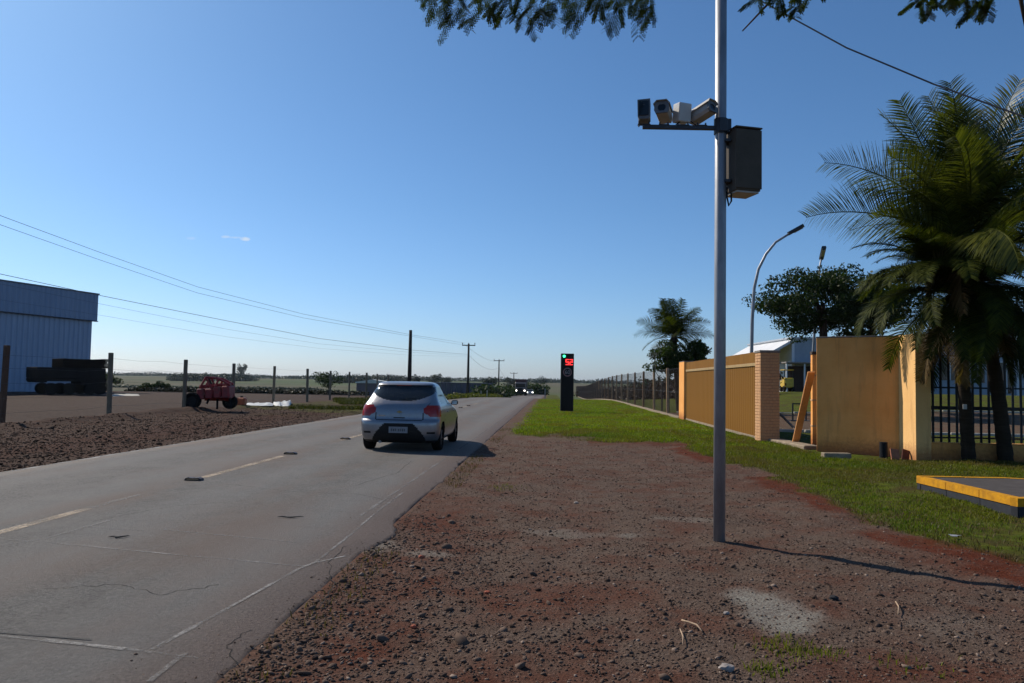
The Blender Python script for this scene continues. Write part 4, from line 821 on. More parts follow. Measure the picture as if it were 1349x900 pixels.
# ------------------------------------------------------------------ warehouse
M_metal = mat('blue grey corrugated sheet', (.31, .38, .50), .5, .15, sc=1.5, var=.12, bmp=.03, stretch=(4, 4, .3)); M_metal2 = mat('darker sheet fascia', (.22, .29, .41), .5, .15, sc=1.5, var=.12, bmp=.03, stretch=(4, 4, .3))
cR = at(117, 515.5, 75.5); cL = at(0, 515.5, 66.4); dv = Vector((cL.x-cR.x, cL.y-cR.y, 0)).normalized(); ZG = float(terr(cR.x, cR.y)); WH = at(121, 387, 75.5).z-ZG; ZF = at(127, 422.5, 75.5).z-ZG
nv = Vector((dv.y, -dv.x, 0)); nv = nv if nv.dot(Vector((-cR.x, -cR.y, 0))) > 0 else -nv     # outward, towards the road
wt = thing('warehouse', 'big blue grey corrugated metal warehouse with a deep overhanging fascia', 'warehouse', (cR.x, cR.y, ZG))
def corr(L, z0, z1, pitch_, dep, off, m, name, ex=0):
    mb = MB(); V = []; k = int(L/pitch_); pts = []
    for i in range(k+1):
        for u, dd in ((0, 0), (.35, 0), (.5, dep), (.85, dep)): pts.append(((i+u)*pitch_, dd))
    for s, dd in pts:
        p = dv*s+nv*(off+dd); V += [(p.x, p.y, z0), (p.x, p.y, z1)]
    mb.add(V, [(2*i, 2*i+2, 2*i+3, 2*i+1) for i in range(len(pts)-1)]); return mb.build(name, m, wt)
def slabp(name, corners, z0, z1, m):
    mb = MB(); n = len(corners); mb.add([(c.x, c.y, z) for z in (z0, z1) for c in corners], [tuple(range(n))[::-1], tuple(range(n, 2*n))]+[(i, (i+1) % n, (i+1) % n+n, i+n) for i in range(n)]); return mb.build(name, m, wt)
LW = 42; DW = 30
slabp('wall', [nv*0, dv*LW, dv*LW-nv*DW, -nv*DW], -.3, WH-.4, M_metal2); slabp('fascia_core', [dv*-.35+nv*.28, dv*LW+nv*.28, dv*LW-nv*DW, dv*-.35-nv*DW], ZF, WH-.02, M_metal2)
corr(LW, -.1, ZF-.01, .55, .11, .01, M_metal, 'wall_sheet'); corr(LW+.3, ZF+.03, WH-.05, .55, .07, .29, M_metal2, 'fascia_sheet').location = tuple(dv*-.35)
slabp('parapet_trim', [dv*-.42+nv*.39, dv*LW+nv*.39, dv*LW-nv*DW, dv*-.42-nv*DW], WH-.018, WH+.10, mat('dark trim', (.13, .16, .2), .5)); slabp('soffit_trim', [dv*-.4+nv*.37, dv*LW+nv*.37, dv*LW+nv*.02, dv*-.4+nv*.02], ZF-.07, ZF-.002, mat('dark soffit', (.05, .06, .08), .6))
tag(wt)
p = at(99, 416, 74.2); M = Matrix.Translation(p-Vector(wt.location)+nv*.05) @ Matrix.Rotation(math.atan2(dv.y, dv.x), 4, 'Z'); MB().box((-.3, -.2, -.12), (.3, .2, .12), .02, M).build('floodlight', M_blackp, wt)
# timber lorry parked before it
M_old = mat('dark grimy lorry steel', (.020, .018, .018), .9, spec=.05, sc=2, var=.4); M_tim = mat('dark stacked timber', (.018, .012, .009), .95, spec=.05, sc=4, var=.5, stretch=(.4, 3, 3))
tc_ = gp(132, 519.5); tl_ = gp(40, 519.5)
dd = Vector((tl_.x-tc_.x, tl_.y-tc_.y, 0)); TL = dd.length; ang = math.atan2(dd.y, dd.x)
tt = thing('flatbed_truck', 'dark old flatbed truck loaded with timber, parked before the warehouse', 'truck', (tc_.x, tc_.y, float(terr(tc_.x, tc_.y))), ang)
q = TL/94.
MB().box((0, -1.1, 1.0), (TL, 1.1, 1.25), .04).build('chassis_bed', M_old, tt); MB().box((.25, -1.12, 2.06), (q*61, 1.12, 2.74), .03).build('cargo_crate', M_tim, tt); MB().box((.1, -1.15, 1.252), (TL, 1.15, 2.05), .04).build('side_boards', M_old, tt); MB().box((.0, -1.0, .75), (q*35, 1.0, 0.99), .02).build('tool_frame', M_old, tt)
rt = random.Random(3); k = 0
for iz in range(7):
    for iy in (0, 3, 6, 8):
        x0 = rt.uniform(-.38, .12); b_ = MB().box((x0, -1.1+iy*.245, 2.06+iz*.105), (.24, -1.1+iy*.245+.235, 2.06+iz*.105+.095), 0).build('timber_plank', M_tim, tt)
for x in (q*8, q*22, q*50, q*74):
    for s in (-1, 1): mb = MB(); mb.tube([(x, s*.72, .44), (x, s*1.12, .44)], .44, 20); mb.build('wheel', M_tyre, tt)
MB().box((q*1, -1.16, .3), (q*30, -1.1, 1.0), .01).build('side_skirt', M_old, tt); MB().box((q*80, -1.1, .9), (q*93, 1.1, 1.4), .06).build('bumper_box', M_old, tt)
# red plough
M_rp = mat('red implement paint', (.33, .018, .02), .5, sc=5, var=.5, c2=(.14, .02, .02)); pc = gp(275, 541); D = 1.5*F/(541-497); q = D/F
rp = thing('farm_implement', 'red wheeled farm implement with black tyres standing by the wire fence', 'plough', (pc.x, pc.y, gzf(pc.x, pc.y)), yaw)
def pxq(x, y): return ((x-275)*q, (541-y)*q)
for (x, yoff, rr, lab) in ((256, -.25, 11.0, 0), (298, .45, 9.6, 1)):
    X_, Z_ = pxq(x, 541-rr); wh = thing('wheel', None, None); wh.parent = rp; R_ = rr*q
    nseg = 32; P = [(.55, -.10), (.9, -.13), (1.0, -.09), (1.0, .09), (.9, .13), (.55, .10)]; mb = MB(); V = [(X_+R_*r_*math.cos(2*math.pi*k/nseg), yoff+w_, R_+R_*r_*math.sin(2*math.pi*k/nseg)) for k in range(nseg) for r_, w_ in P]; m6 = 6
    mb.add(V, [(k*m6+j, k*m6+(j+1) % m6, ((k+1) % nseg)*m6+(j+1) % m6, ((k+1) % nseg)*m6+j) for k in range(nseg) for j in range(m6)]); mb.build('tyre', M_tyre, wh, True)
    mb = MB(); mb.tube([(X_, yoff-.06, R_), (X_, yoff+.06, R_)], R_*.56, 20); mb.build('rim', M_blackp, wh)
def bars(name, lst, r_, y_=0, m=M_rp):
    for (a_, b_) in lst:
        A = pxq(*a_); B = pxq(*b_); mb = MB(); mb.tube([(A[0], y_, A[1]), (B[0], y_, B[1])], r_, 6); mb.build(name, m, rp)
bars('frame_bar', [((263, 526), (304, 524)), ((262, 512), (303, 508))], .09, 0); bars('frame_bar', [((265, 528), (300, 528))], .10, .4)
for y_ in (-.2, .35):
    bars('mast_bar', [((265, 512), (272, 499)), ((272, 499), (289, 501)), ((272, 499), (283, 520)), ((289, 501), (281, 520)), ((289, 501), (303, 508)), ((299, 506), (304, 524))], .05, y_)
bars('hydraulic_ram', [((270, 497), (285, 524))], .045, .1, M_blackp); bars('tine', [((286, 528), (286, 541)), ((275, 527), (272, 534)), ((302, 526), (304, 540))], .05, 0, M_old)
mb = MB()
for a_, b_, c_ in ((266, 527, 13), (277, 526, 12), (288, 525, 14), (299, 525, 15)): A = pxq(a_, b_); mb.box((A[0]-.17, -.3, A[1]-.05), (A[0]+.17, .5, A[1]+c_*q), .05)
mb.build('seed_hopper', M_rp, rp)
# things lying in the yard
M_tarp = mat('white sheet', (.62, .63, .60), .6, sc=6, var=.3); M_conc2 = mat('pale concrete pad', (.45, .43, .38), .9, sc=2)
def pad(name, px0, py0, px1, py1, h, m, label, cat):
    a_ = gp(px0, py1); b_ = gp(px1, py1); c_ = gp(px1, py0); d_ = gp(px0, py0); z = gzf(a_.x, a_.y)-.02; n = 10; mb = MB(); V = []; 
    for j in range(4):
        for i in range(n): 
            u = i/(n-1); v = j/3; p_ = a_.lerp(b_, u).lerp(d_.lerp(c_, u), v); V.append((p_.x+random.uniform(-.1, .1), p_.y+random.uniform(-.2, .2), z+(.02+h*random.uniform(.4, 1)) if 0 < i < n-1 and 0 < j < 3 else z))
    mb.add(V, [(j*n+i, j*n+i+1, (j+1)*n+i+1, (j+1)*n+i) for j in range(3) for i in range(n-1)]); return tag(mb.build(name, m, None, True), label, cat)
pad('plastic_sheet', 322, 533, 360, 535.5, .10, M_tarp, 'long flat white plastic sheet lying on the yard right of the red implement', 'sheet'); pad('plastic_sheet', 360, 531, 384, 534.5, .28, M_tarp, 'bunched end of white plastic sheeting at the right of the flat sheet', 'sheet')
pad('concrete_pad', 146, 518.5, 185, 521.5, .1, M_conc2, 'pale flat concrete pad beyond the timber post, right of the warehouse', 'slab')
p = gp(318, 536); t = thing('orange_drum', 'small orange container beside the post right of the red implement', 'container', (p.x, p.y, gzf(p.x, p.y))); MB().box((-.22, -.2, 0), (.22, .2, .42), .06).build('body', mat('orange plastic', (.55, .12, .03), .5), t); mb = MB(); mb.tube([(0, 0, .42), (0, 0, .50)], .07, 10); mb.build('cap', M_blackp, t)
# ------------------------------------------------------------------ power poles and cables
M_pole = mat('dark weathered pole', (.045, .038, .034), .9, sc=4, stretch=(6, 6, .5)); M_wire = mat('aluminium cable', (.10, .10, .11), .5, .5, bmp=0); M_ins = mat('brown insulator', (.08, .05, .04), .4)
def power_pole(px, ptop, pbot, D, r_, arm, label):
    top = at(px, ptop, D); zb_ = float(terr(top.x, top.y)); t = thing('power_pole', label, 'power pole', (top.x, top.y, zb_)); h = top.z-zb_
    mb = MB(); mb.tube([(0, 0, -.2), (0, 0, h)], [r_*1.25, r_*.8], 12); mb.build('shaft', M_pole, t, True)
    if arm:
        MB().box((-arm, -.06, h-.35), (arm, .06, h-.18), .01).build('cross_arm', M_pole, t)
        for x in (-arm*.93, 0, arm*.93): mb = MB(); mb.tube([(x, 0, h-.18), (x, 0, h-.02), (x, 0, h+.18)], [.03, .08, .05], 8); mb.build('insulator', M_ins, t)
        MB().box((-.16, -.10, h-2.3), (.16, -.03, h-2.1), .01).build('low_bracket', M_pole, t)
    return top
T0 = power_pole(541, 435, 520, 79, .19, 0, 'thick black pole without a crossarm rising behind the silver car')
T1 = power_pole(617.5, 453, 520, 135, .20, 1.15, 'tallest utility pole with a crossarm, just right of the silver car')
T2 = power_pole(657.5, 474, 520, 205, .17, 1.4, 'middle utility pole with a crossarm, between the tallest one and the truck')
T3 = power_pole(677, 491, 520, 300, .18, 1.4, 'smallest farthest utility pole, left of the oncoming truck')
def cable(pts, r_, label, group=None, sag=0):
    mb = MB(); P = []
    for a_, b_ in zip(pts[:-1], pts[1:]):
        a_ = Vector(a_); b_ = Vector(b_)
        for u in np.linspace(0, 1, 16)[:-1]: P.append(a_.lerp(b_, u)-Vector((0, 0, sag*4*u*(1-u))))
    P.append(Vector(pts[-1])); mb.tube(P, r_, 5); return tag(mb.build('overhead_cable', M_wire), label, 'cable', group)
G_ = 'overhead power cables on the left'
cable([at(-60, 263, 31), at(0, 284, 33), at(130, 332, 40), at(260, 378, 49), at(400, 414, 62), at(541, 441, 79), at(612, 452, 134)], .011, 'topmost overhead cable, crossing the sky from the left edge', G_)
cable([at(-60, 274, 31), at(0, 296, 33), at(130, 342, 40), at(260, 386, 49), at(400, 419, 62), at(541, 443, 79.3), at(612, 455, 134)], .010, 'second overhead cable, running just below the topmost one', G_)
cable([at(-60, 352, 33), at(0, 361, 35), at(130, 389, 42), at(300, 423, 53), at(420, 446, 64), at(539, 461, 79), at(616, 467, 134)], .014, 'third overhead cable, skimming the corner of the warehouse roof', G_)
cable([at(-60, 366, 33), at(0, 374, 35), at(130, 400, 42), at(300, 434, 53), at(420, 453, 64), at(539, 464, 79.3), at(616, 468.5, 134)], .006, 'faint cable just under the third overhead cable', G_)
cable([at(-60, 388, 33), at(0, 395, 35), at(130, 415, 42), at(300, 444, 53), at(420, 459, 64), at(539, 468, 79.4), at(616, 470, 134)], .005, 'lowest and faintest cable above the left yard', G_)
cable([at(618, 468, 134.2), at(656, 485, 204)], .02, 'lower cable sagging between the tallest and the middle utility pole', None, 1.2)
cable([at(657.5, 485, 205.5), at(677, 500, 299)], .025, 'short lower cable between the two farthest utility poles', None, 1.5)
cable([at(612, 454, 134.3), at(652, 476, 204)], .02, 'upper cable from the tallest utility pole down to the next', None, .6)
cable([at(960, -20, 13), at(1000, 0, 12.6), at(1115, 63, 11.6), at(1230, 111, 10.8), at(1349, 154, 10), at(1420, 176, 9.6)], .012, 'thick black cable across the top right corner above the palms')
# ------------------------------------------------------------------ vegetation
M_bark = mat('grey brown bark', (.07, .052, .04), .95, sc=8, var=.5, bmp=.6, bd=.02, stretch=(3, 3, .6)); M_palmt = mat('ringed palm trunk', (.055, .040, .028), .95, sc=3, var=.45, bmp=.8, bd=.02, stretch=(1, 1, 7))
L_dark = leaf_mat('dark canopy leaves', (.010, .024, .005), (.036, .055, .012), .3); L_mid = leaf_mat('mid green leaves', (.018, .036, .007), (.055, .08, .016), .35); L_far = leaf_mat('far wood leaves', (.012, .024, .016), (.028, .044, .024), .15)
L_palm = leaf_mat('palm leaflets', (.022, .036, .006), (.135, .140, .020), .38, .4, .3); L_palmd = leaf_mat('dark palm leaflets', (.010, .020, .003), (.065, .075, .010), .35, .6, .08); L_brown = leaf_mat('brown hedge leaves', (.022, .011, .008), (.045, .026, .017), .2); L_hang = leaf_mat('overhanging leaflets', (.012, .024, .005), (.050, .065, .012), .35, .4)
def leaf_cloud(C, R, n, size, flat=.0, rng=None, asp=.5):
    rng = rng or RNG; C = np.asarray(C, float); R = np.asarray(R, float); k = len(C); c = np.repeat(np.arange(k), n); m = len(c)
    d = rng.normal(size=(m, 3)); d /= np.linalg.norm(d, axis=1)[:, None]; rad = rng.uniform(.25, 1, m)**.6
    P = C[c]+d*rad[:, None]*R[c]
    a = rng.normal(size=(m, 3)); a[:, 2] *= (1-flat); a /= np.linalg.norm(a, axis=1)[:, None]; b = rng.normal(size=(m, 3)); b[:, 2] *= (1-flat*.5); b -= a*(a*b).sum(1)[:, None]; b /= np.linalg.norm(b, axis=1)[:, None]
    s = size*rng.uniform(.6, 1.4, m)[:, None]
    V = np.stack([P-a*s, P+b*s*asp, P+a*s, P-b*s*asp], 1).reshape(-1, 3); return V, (np.arange(m)*4)[:, None]+np.array([0, 1, 2, 3])
def tree(name, label, cat, base, h, crown, nclump, nleaf, lsize, m, trunk_r=.18, lean=(0, 0), seed=1, cbase=.35, group=None, limbs=6, clr=.34, forks=1, bark=None):
    rg = np.random.default_rng(seed); rr = random.Random(seed); t = thing(name, label, cat, base, 0, group); cx, cy, cz = crown; zc = h-cz
    C = []; 
    for i in range(nclump):
        d = rg.normal(size=3); d /= np.linalg.norm(d); r = rg.uniform(.35, .95); C.append((lean[0]+d[0]*cx*r, lean[1]+d[1]*cy*r, zc+d[2]*cz*r))
    C = np.array(C); R = np.array([[clr*cx*rr.uniform(.6, 1.2), clr*cy*rr.uniform(.6, 1.2), clr*1.05*cz*rr.uniform(.5, 1.1)] for _ in C])
    V, Fq = leaf_cloud(C, R, nleaf, lsize, rng=rg); o = link_mesh('crown', np_mesh('crown', V, Fq), m, t); o['kind'] = 'stuff'
    mb = MB(); z1 = max(.3, zc-cz*cbase); mb.tube([(0, 0, -.2), (lean[0]*.3, lean[1]*.3, z1*.5), (lean[0]*.6, lean[1]*.6, z1), (lean[0]*.9, lean[1]*.9, zc)], [trunk_r*1.2, trunk_r*.9, trunk_r*.7, trunk_r*.3], 8); mb.build('trunk', bark or M_bark, t, True)
    for i in range(limbs):
        c = C[i]; s = Vector((lean[0]*.6, lean[1]*.6, z1*rr.uniform(.75, 1))); e = Vector(c); mid = s.lerp(e, .5)+Vector((0, 0, cz*.12)); mb = MB(); mb.tube([s, mid, e], [trunk_r*.45, trunk_r*.3, trunk_r*.08], 6); mb.build('limb', bark or M_bark, t, True)
    return t
def bz(p): return float(ground_z(p.x, p.y))
def T(p, z=None): return (p.x, p.y, bz(p) if z is None else z)
# broad tree behind the wall, with the small one by the far palm
p = at(1085, 512, 42); tree('broad_tree', 'wide dark green tree with a spreading flat crown rising behind the boxy-headed street lamp', 'tree', T(p), 8.2, (3.9, 2.8, 2.2), 95, 260, .085, L_dark, .28, seed=4, cbase=.3, clr=.27)
p = at(1150, 512, 44); tree('broad_tree', 'dark bushy tree behind the tall peach wall, half hidden by the palms', 'tree', T(p), 8.0, (2.8, 2.4, 2.0), 46, 140, .12, L_dark, .25, seed=9, clr=.3)
p = at(914, 540, 45); tree('small_tree', 'small leafy tree just right of the coconut palm beyond the mesh fence', 'tree', T(p), 4.1, (1.25, 1.1, 1.0), 34, 110, .09, L_mid, .09, seed=12, clr=.36)
p = at(880, 540, 44.5); tree('shrub', 'leafy shrub below the far coconut palm, behind the mesh fence', 'shrub', T(p), 3.9, (1.35, 1.0, 1.0), 36, 110, .08, L_mid, .08, seed=13, clr=.36)
t = thing('bare_tree', 'bare grey branches left of the far coconut palm', 'tree', T(at(872, 536, 44))); rr = random.Random(5)
def twig(mb, p, d, L, r, k):
    e = p+d*L; mb.tube([p, p.lerp(e, .5)+Vector((rr.uniform(-.04, .04), 0, .03)), e], [r, r*.8, r*.5], 5, False)
    if k:
        for _ in range(3): twig(mb, e, (d+Vector((rr.uniform(-.55, .55), rr.uniform(-.5, .5), rr.uniform(-.15, .3)))).normalized(), L*.62, r*.5, k-1)
mb = MB(); mb.tube([(0, 0, -.1), (0, 0, 1.6)], .05, 6); mb.build('trunk', M_bark, t)
mb = MB(); twig(mb, Vector((0, 0, 1.6)), Vector((-.5, 0, .9)).normalized(), .8, .03, 4); o = mb.build('branches', mat('pale twigs', (.28, .24, .2), .9), t); o['kind'] = 'stuff'
# palms
def frond_mesh(L, el0, droop, nl, ll, wid, seed, hang=.3, twist=0):
    rg = np.random.default_rng(seed); n = 26; pts = []; p = np.zeros(3); a = el0; ds = L/n; dirs = []
    for i in range(n+1):
        pts.append(p.copy()); d = np.array([math.cos(a), 0, math.sin(a)]); dirs.append(d); p = p+d*ds; a -= droop/n*(.35+1.3*i/n)
    pts = np.array(pts); V = []; Fs = []
    mb = MB(); mb.tube(pts[::2], list(np.linspace(.028, .006, len(pts[::2]))), 5)
    V = [tuple(v) for v in mb.v]; Fs = list(mb.f); V2 = []; F2 = []
    for i in range(nl):
        u = .12+.88*(i+rg.uniform(-.2, .2))/nl; u = min(max(u, .1), .995); k = u*n; i0 = int(min(k, n-1)); f_ = k-i0; P = pts[i0]*(1-f_)+pts[i0+1]*f_; d = dirs[i0]; upv = np.array([-d[2], 0, d[0]])
        lf = ll*(math.sin(math.pi*min(1, .18+.82*u)**.8)*.75+.28)*rg.uniform(.85, 1.1)
        for s in (-1, 1):
            fwd = .45+.5*u+rg.uniform(-.1, .1); tw_ = twist*min(1, .35+u); q = np.array([0, s*math.cos(tw_), 0])+upv*s*math.sin(tw_)+d*fwd+upv*rg.uniform(.0, .35); q /= np.linalg.norm(q)
            seg = 3; w_ = wid*rg.uniform(.8, 1.1); c = P.copy(); row = []
            for j in range(seg+1):
                v = j/seg; ww = w_*(1-.85*v*v)*(1 if j else .6); nn = np.cross(q, upv); nn /= np.linalg.norm(nn)+1e-9; row.append((c-nn*ww, c+nn*ww)); c = c+q*lf/seg; q = q+np.array([0, 0, -hang*rg.uniform(.7, 1.3)]); q /= np.linalg.norm(q)
            b = len(V2)
            for x_, y_ in row: V2 += [tuple(x_), tuple(y_)]
            for j in range(seg): F2.append((b+2*j, b+2*j+1, b+2*j+3, b+2*j+2))
    off = len(V); me = bpy.data.meshes.new('frond'); me.from_pydata(V+V2, [], Fs+[tuple(i+off for i in f) for f in F2]); me.update(); return me
def palm(label, base, crown, tr, fr_meshes, m, spec, nrand, seed, trunkm, group=None, scale=1, tlo=-.5, thi=1.3, name='coconut_palm', bow=.0):
    t = thing(name, label, 'palm tree', tuple(base), 0, group); rr = random.Random(seed); B = Vector((0, 0, -.15)); Cc = crown-Vector(base)
    n = 14; P = [B.lerp(Cc, i/n)+Vector((bow*math.sin(math.pi*i/n), 0, 0)) for i in range(n+1)]; P2 = []; R = []
    for i in range(n):
        for u, k_ in ((0, 1.06), (.8, .95)): P2.append(P[i].lerp(P[i+1], u)); R.append(tr*k_*(1.15-.35*i/n))
    mb = MB(); mb.tube(P2+[P[-1]], R+[tr*.7], 12); mb.build('trunk', trunkm, t, True)
    mb = MB(); mb.tube([Cc-Vector((0, 0, .35*scale)), Cc-Vector((0, 0, .1)), Cc+Vector((0, 0, .25*scale))], [tr*.9, tr*1.4, tr*.5], 10); mb.build('crownshaft', trunkm, t, True)
    L = list(spec)+[(rr.uniform(0, 360), None, rr.uniform(.8, 1.05)) for _ in range(nrand)]
    for i, (az, mi, s) in enumerate(L):
        if mi is None: mi = rr.randrange(len(fr_meshes)-(3 if 120 < az < 250 else 0))
        o = link_mesh('frond', fr_meshes[mi], m, t); o.location = Cc+Vector((0, 0, .05)); o.rotation_euler = (rr.uniform(-.35, .35), 0, math.radians(az)); o.scale = (s*scale,)*3
    if m is not L_brown:
        for k in range(5):
            o = link_mesh('dry_frond', fr_meshes[rr.choice((4, 5))].copy(), None, t); o.data.materials.clear(); o.data.materials.append(L_dryf); o.location = Cc-Vector((0, 0, .1)); o.rotation_euler = (rr.uniform(-.5, .5), math.radians(rr.uniform(15, 40)), math.radians(rr.uniform(150, 400))); o.scale = (.75*scale,)*3
    return t
L_dryf = leaf_mat('dry palm leaflets', (.10, .060, .022), (.16, .11, .045), .3, .6)
FRc = [frond_mesh(3.3, math.radians(e), d, 76, .95, .0155, 20+i, .15, tw) for i, (e, d, tw) in enumerate([(86, .35, .5), (70, .6, -.9), (52, .85, 1.0), (27, .85, 1.25), (6, 1.1, .9), (-28, .8, .4)])]
FRd = [frond_mesh(2.45, math.radians(e), d, 100, .52, .0115, 40+i, .17) for i, (e, d) in enumerate([(78, 1.0), (58, 1.5), (38, 1.8), (15, 1.9), (-10, 1.5), (-40, .9)])]
FRm = [frond_mesh(3.3, math.radians(e), d, 34, .95, .034, 70+i, .2, tw) for i, (e, d, tw) in enumerate([(84, .5, .4), (66, .8, -.7), (46, 1.1, .8), (24, 1.1, 1.0), (2, 1.2, .7), (-30, .8, .3)])]
bp = gp(1326, 609); cr_ = at(1272, 322, 16.3)
# azimuth 180 = towards the left of the photograph
palm('tall coconut palm with a leaning trunk and arching fronds before the railings', (bp.x, bp.y, bz(bp)), cr_, .13, FRc, L_palm,
     [(180, 3, 1.02), (176, 2, .8), (172, 1, .9), (186, 1, .95), (198, 3, .7), (160, 3, .7), (210, 2, .85), (30, 2, 1), (350, 3, 1), (15, 3, 1), (195, 0, 1), (170, 0, 1), (90, 0, .98), (0, 0, 1), (350, 1, 1), (10, 1, .95), (20, 2, 1), (330, 2, 1), (140, 1, .9), (230, 2, .9), (300, 2, .9), (0, 3, 1), (345, 3, .95), (205, 4, .55), (150, 2, .8), (270, 1, .9), (60, 1, .9), (240, 0, .9), (320, 0, .95), (188, 2, .62), (0, 4, 1), (20, 4, .9), (340, 4, .9), (175, 3, .55), (190, 4, .5), (270, 3, .9), (300, 3, .9)], 18, 3, M_palmt, bow=.12)
bp = gp(1277, 608); cr2 = at(1262, 392, 16.0)
palm('lower dark feathery palm with an upright trunk just right of the end pillar', (bp.x, bp.y, bz(bp)), cr2, .12, FRd, L_palmd,
     [(180, 3, 1.0), (190, 2, .95), (170, 3, .95), (200, 3, 1), (215, 3, .8), (225, 3, .9), (250, 4, .8), (165, 1, 1), (20, 3, 1), (0, 4, 1), (330, 3, 1), (300, 4, .9), (350, 2, 1), (270, 3, .9), (270, 1, .9), (90, 1, .9), (240, 1, .9), (300, 1, .9), (205, 1, .95), (175, 2, .9), (160, 2, .9), (188, 1, .8), (178, 0, .8), (0, 0, .8), (210, 2, 1), (230, 2, 1), (260, 2, 1), (290, 2, 1), (180, 3, .8), (200, 4, .7), (215, 4, .8), (240, 4, .95), (260, 4, 1), (285, 4, 1), (310, 4, 1), (340, 4, 1), (270, 5, .9), (300, 5, .9), (330, 5, .9), (0, 5, .9), (240, 5, .7)], 60, 5, M_palmt, name='feather_palm')
p = at(896, 537, 46); c_ = at(888, 446, 46)
palm('distant coconut palm standing beyond the mesh fence, left of the steel pole', (p.x, p.y, bz(p)), c_, .19, FRm, L_palmd, [(180, 3, 1), (0, 3, 1), (200, 4, .9), (350, 4, .8), (90, 0, 1), (150, 1, 1), (30, 1, 1), (185, 2, 1), (10, 2, 1), (270, 3, .8), (240, 2, 1), (300, 2, 1), (195, 3, .8), (340, 3, .8)], 22, 8, M_palmt, scale=.74)
tg = gp(1277, 608); q_ = at(1271, 536, 15.85); tag(MB().box((q_.x-.04, q_.y-.01, q_.z-.05), (q_.x+.04, q_.y+.005, q_.z+.05), .004).build('trunk_tag', mat('pale tag', (.5, .48, .45), .6)), 'small pale tag fixed to the trunk of the lower feathery palm', 'tag')
# acacia-like tree whose branches hang into the top of the picture (trunk stands beside the viewpoint)
def pinnate(mb_v, mb_f, P, d, L, rg, npair=9):
    d = d/np.linalg.norm(d); s = np.cross(d, [0, 0, 1.]); s /= np.linalg.norm(s)+1e-9
    for i in range(npair):
        u = (i+.6)/npair; c = P+d*L*u+np.array([0, 0, -.10*L*u*u])
        for sg in (-1, 1):
            l2 = L*.44*(1-.45*abs(u-.45)*1.6); q = s*sg+d*.55+np.array([0, 0, rg.uniform(-.5, .05)]); q /= np.linalg.norm(q); nl = 7
            for j in range(nl):
                v = (j+.7)/nl; cc = c+q*l2*v+np.array([0, 0, -.18*l2*v*v]); e = np.cross(q, [0, 0, 1.]); e = e/(np.linalg.norm(e)+1e-9); ls = .0145*rg.uniform(.8, 1.3)
                for s2 in (-1, 1):
                    a_ = cc; dd_ = e*s2+q*.35; dd_ /= np.linalg.norm(dd_); w_ = q*ls*.27; b = len(mb_v); mb_v += [a_, a_+dd_*ls*.5+w_, a_+dd_*ls, a_+dd_*ls*.5-w_]; mb_f.append((b, b+1, b+2, b+3))
def hang_tree():
    t = thing('overhanging_tree', 'tree whose fine feathery branches hang into the top of the photo', 'tree', (4.6, .6, -.05)); rg = np.random.default_rng(3)
    mb = MB(); mb.tube([(0, 0, -.1), (.05, 0, 1.8), (-.1, .2, 3.2), (-.3, .6, 4.4)], [.24, .19, .16, .12], 12); mb.build('trunk', M_bark, t, True)
    O = Vector((4.6, .6, -.05)); vv = []; ff = []
    def limb(pts, r, name='limb'):
        mb = MB(); mb.tube([p-O for p in pts], list(np.linspace(r, r*.25, len(pts))), 8); mb.build(name, M_bark, t, True)
    top = O+Vector((-.3, .6, 4.4))
    limb([top, at(1010, -190, 4.0), at(860, -70, 5.6), at(740, -28, 6.0), at(600, -22, 6.2)], .06)
    limb([top, at(1150, -200, 4.4), at(1060, -60, 5.0), at(1012, 5, 5.3), at(978, 41, 5.45)], .018)
    limb([top, at(1330, -260, 4.3), at(1310, -30, 5.0), at(1250, 12, 5.2)], .03); limb([top+Vector((0, 0, -.2)), at(1420, -150, 4.6), at(1343, -10, 4.8), at(1352, 40, 4.8)], .03)
    def spray(x, y, D, L, n=1):
        for _ in range(n):
            p = at(x+rg.uniform(-9, 9), y+rg.uniform(-7, 7), D+rg.uniform(-.35, .35)); d = np.array([rg.uniform(-.9, .35), rg.uniform(-.6, .6), rg.uniform(-1.1, -.45)]); pinnate(vv, ff, np.array(p-O), d, L*rg.uniform(.8, 1.2), rg)
    for x in range(568, 868, 9):
        e = [8, 22, 30, 20, 12, 16, 24][(x//43) % 7]
        for _ in range(3): spray(x, rg.uniform(-34, e-14), 6.05, .17)
    for x, y in ((585, 8), (600, 20), (622, 24), (640, 12), (690, 26), (687, 16), (705, 12), (655, 8), (760, 16), (780, 10), (820, 10), (850, 10), (858, 12), (735, 8), (805, 16), (612, 8), (665, 16), (560, -8)): spray(x, y-5, 6.0, .15, 2)
    for x in range(1002, 1080, 10): spray(x, rg.uniform(-22, 2), 5.2, .12, 2)
    for x, y in ((1212, 2), (1225, 6), (1240, 0), (1258, -4), (1275, -4), (1292, 2), (1283, 8), (1305, -2), (1215, 10), (1230, -6), (1250, -12), (1300, 6)): spray(x, y-4, 5.1, .10, 3)
    o = link_mesh('leaves', np_mesh('leaves', np.array(vv), np.array(ff)), L_hang, t); o['kind'] = 'stuff'
hang_tree()
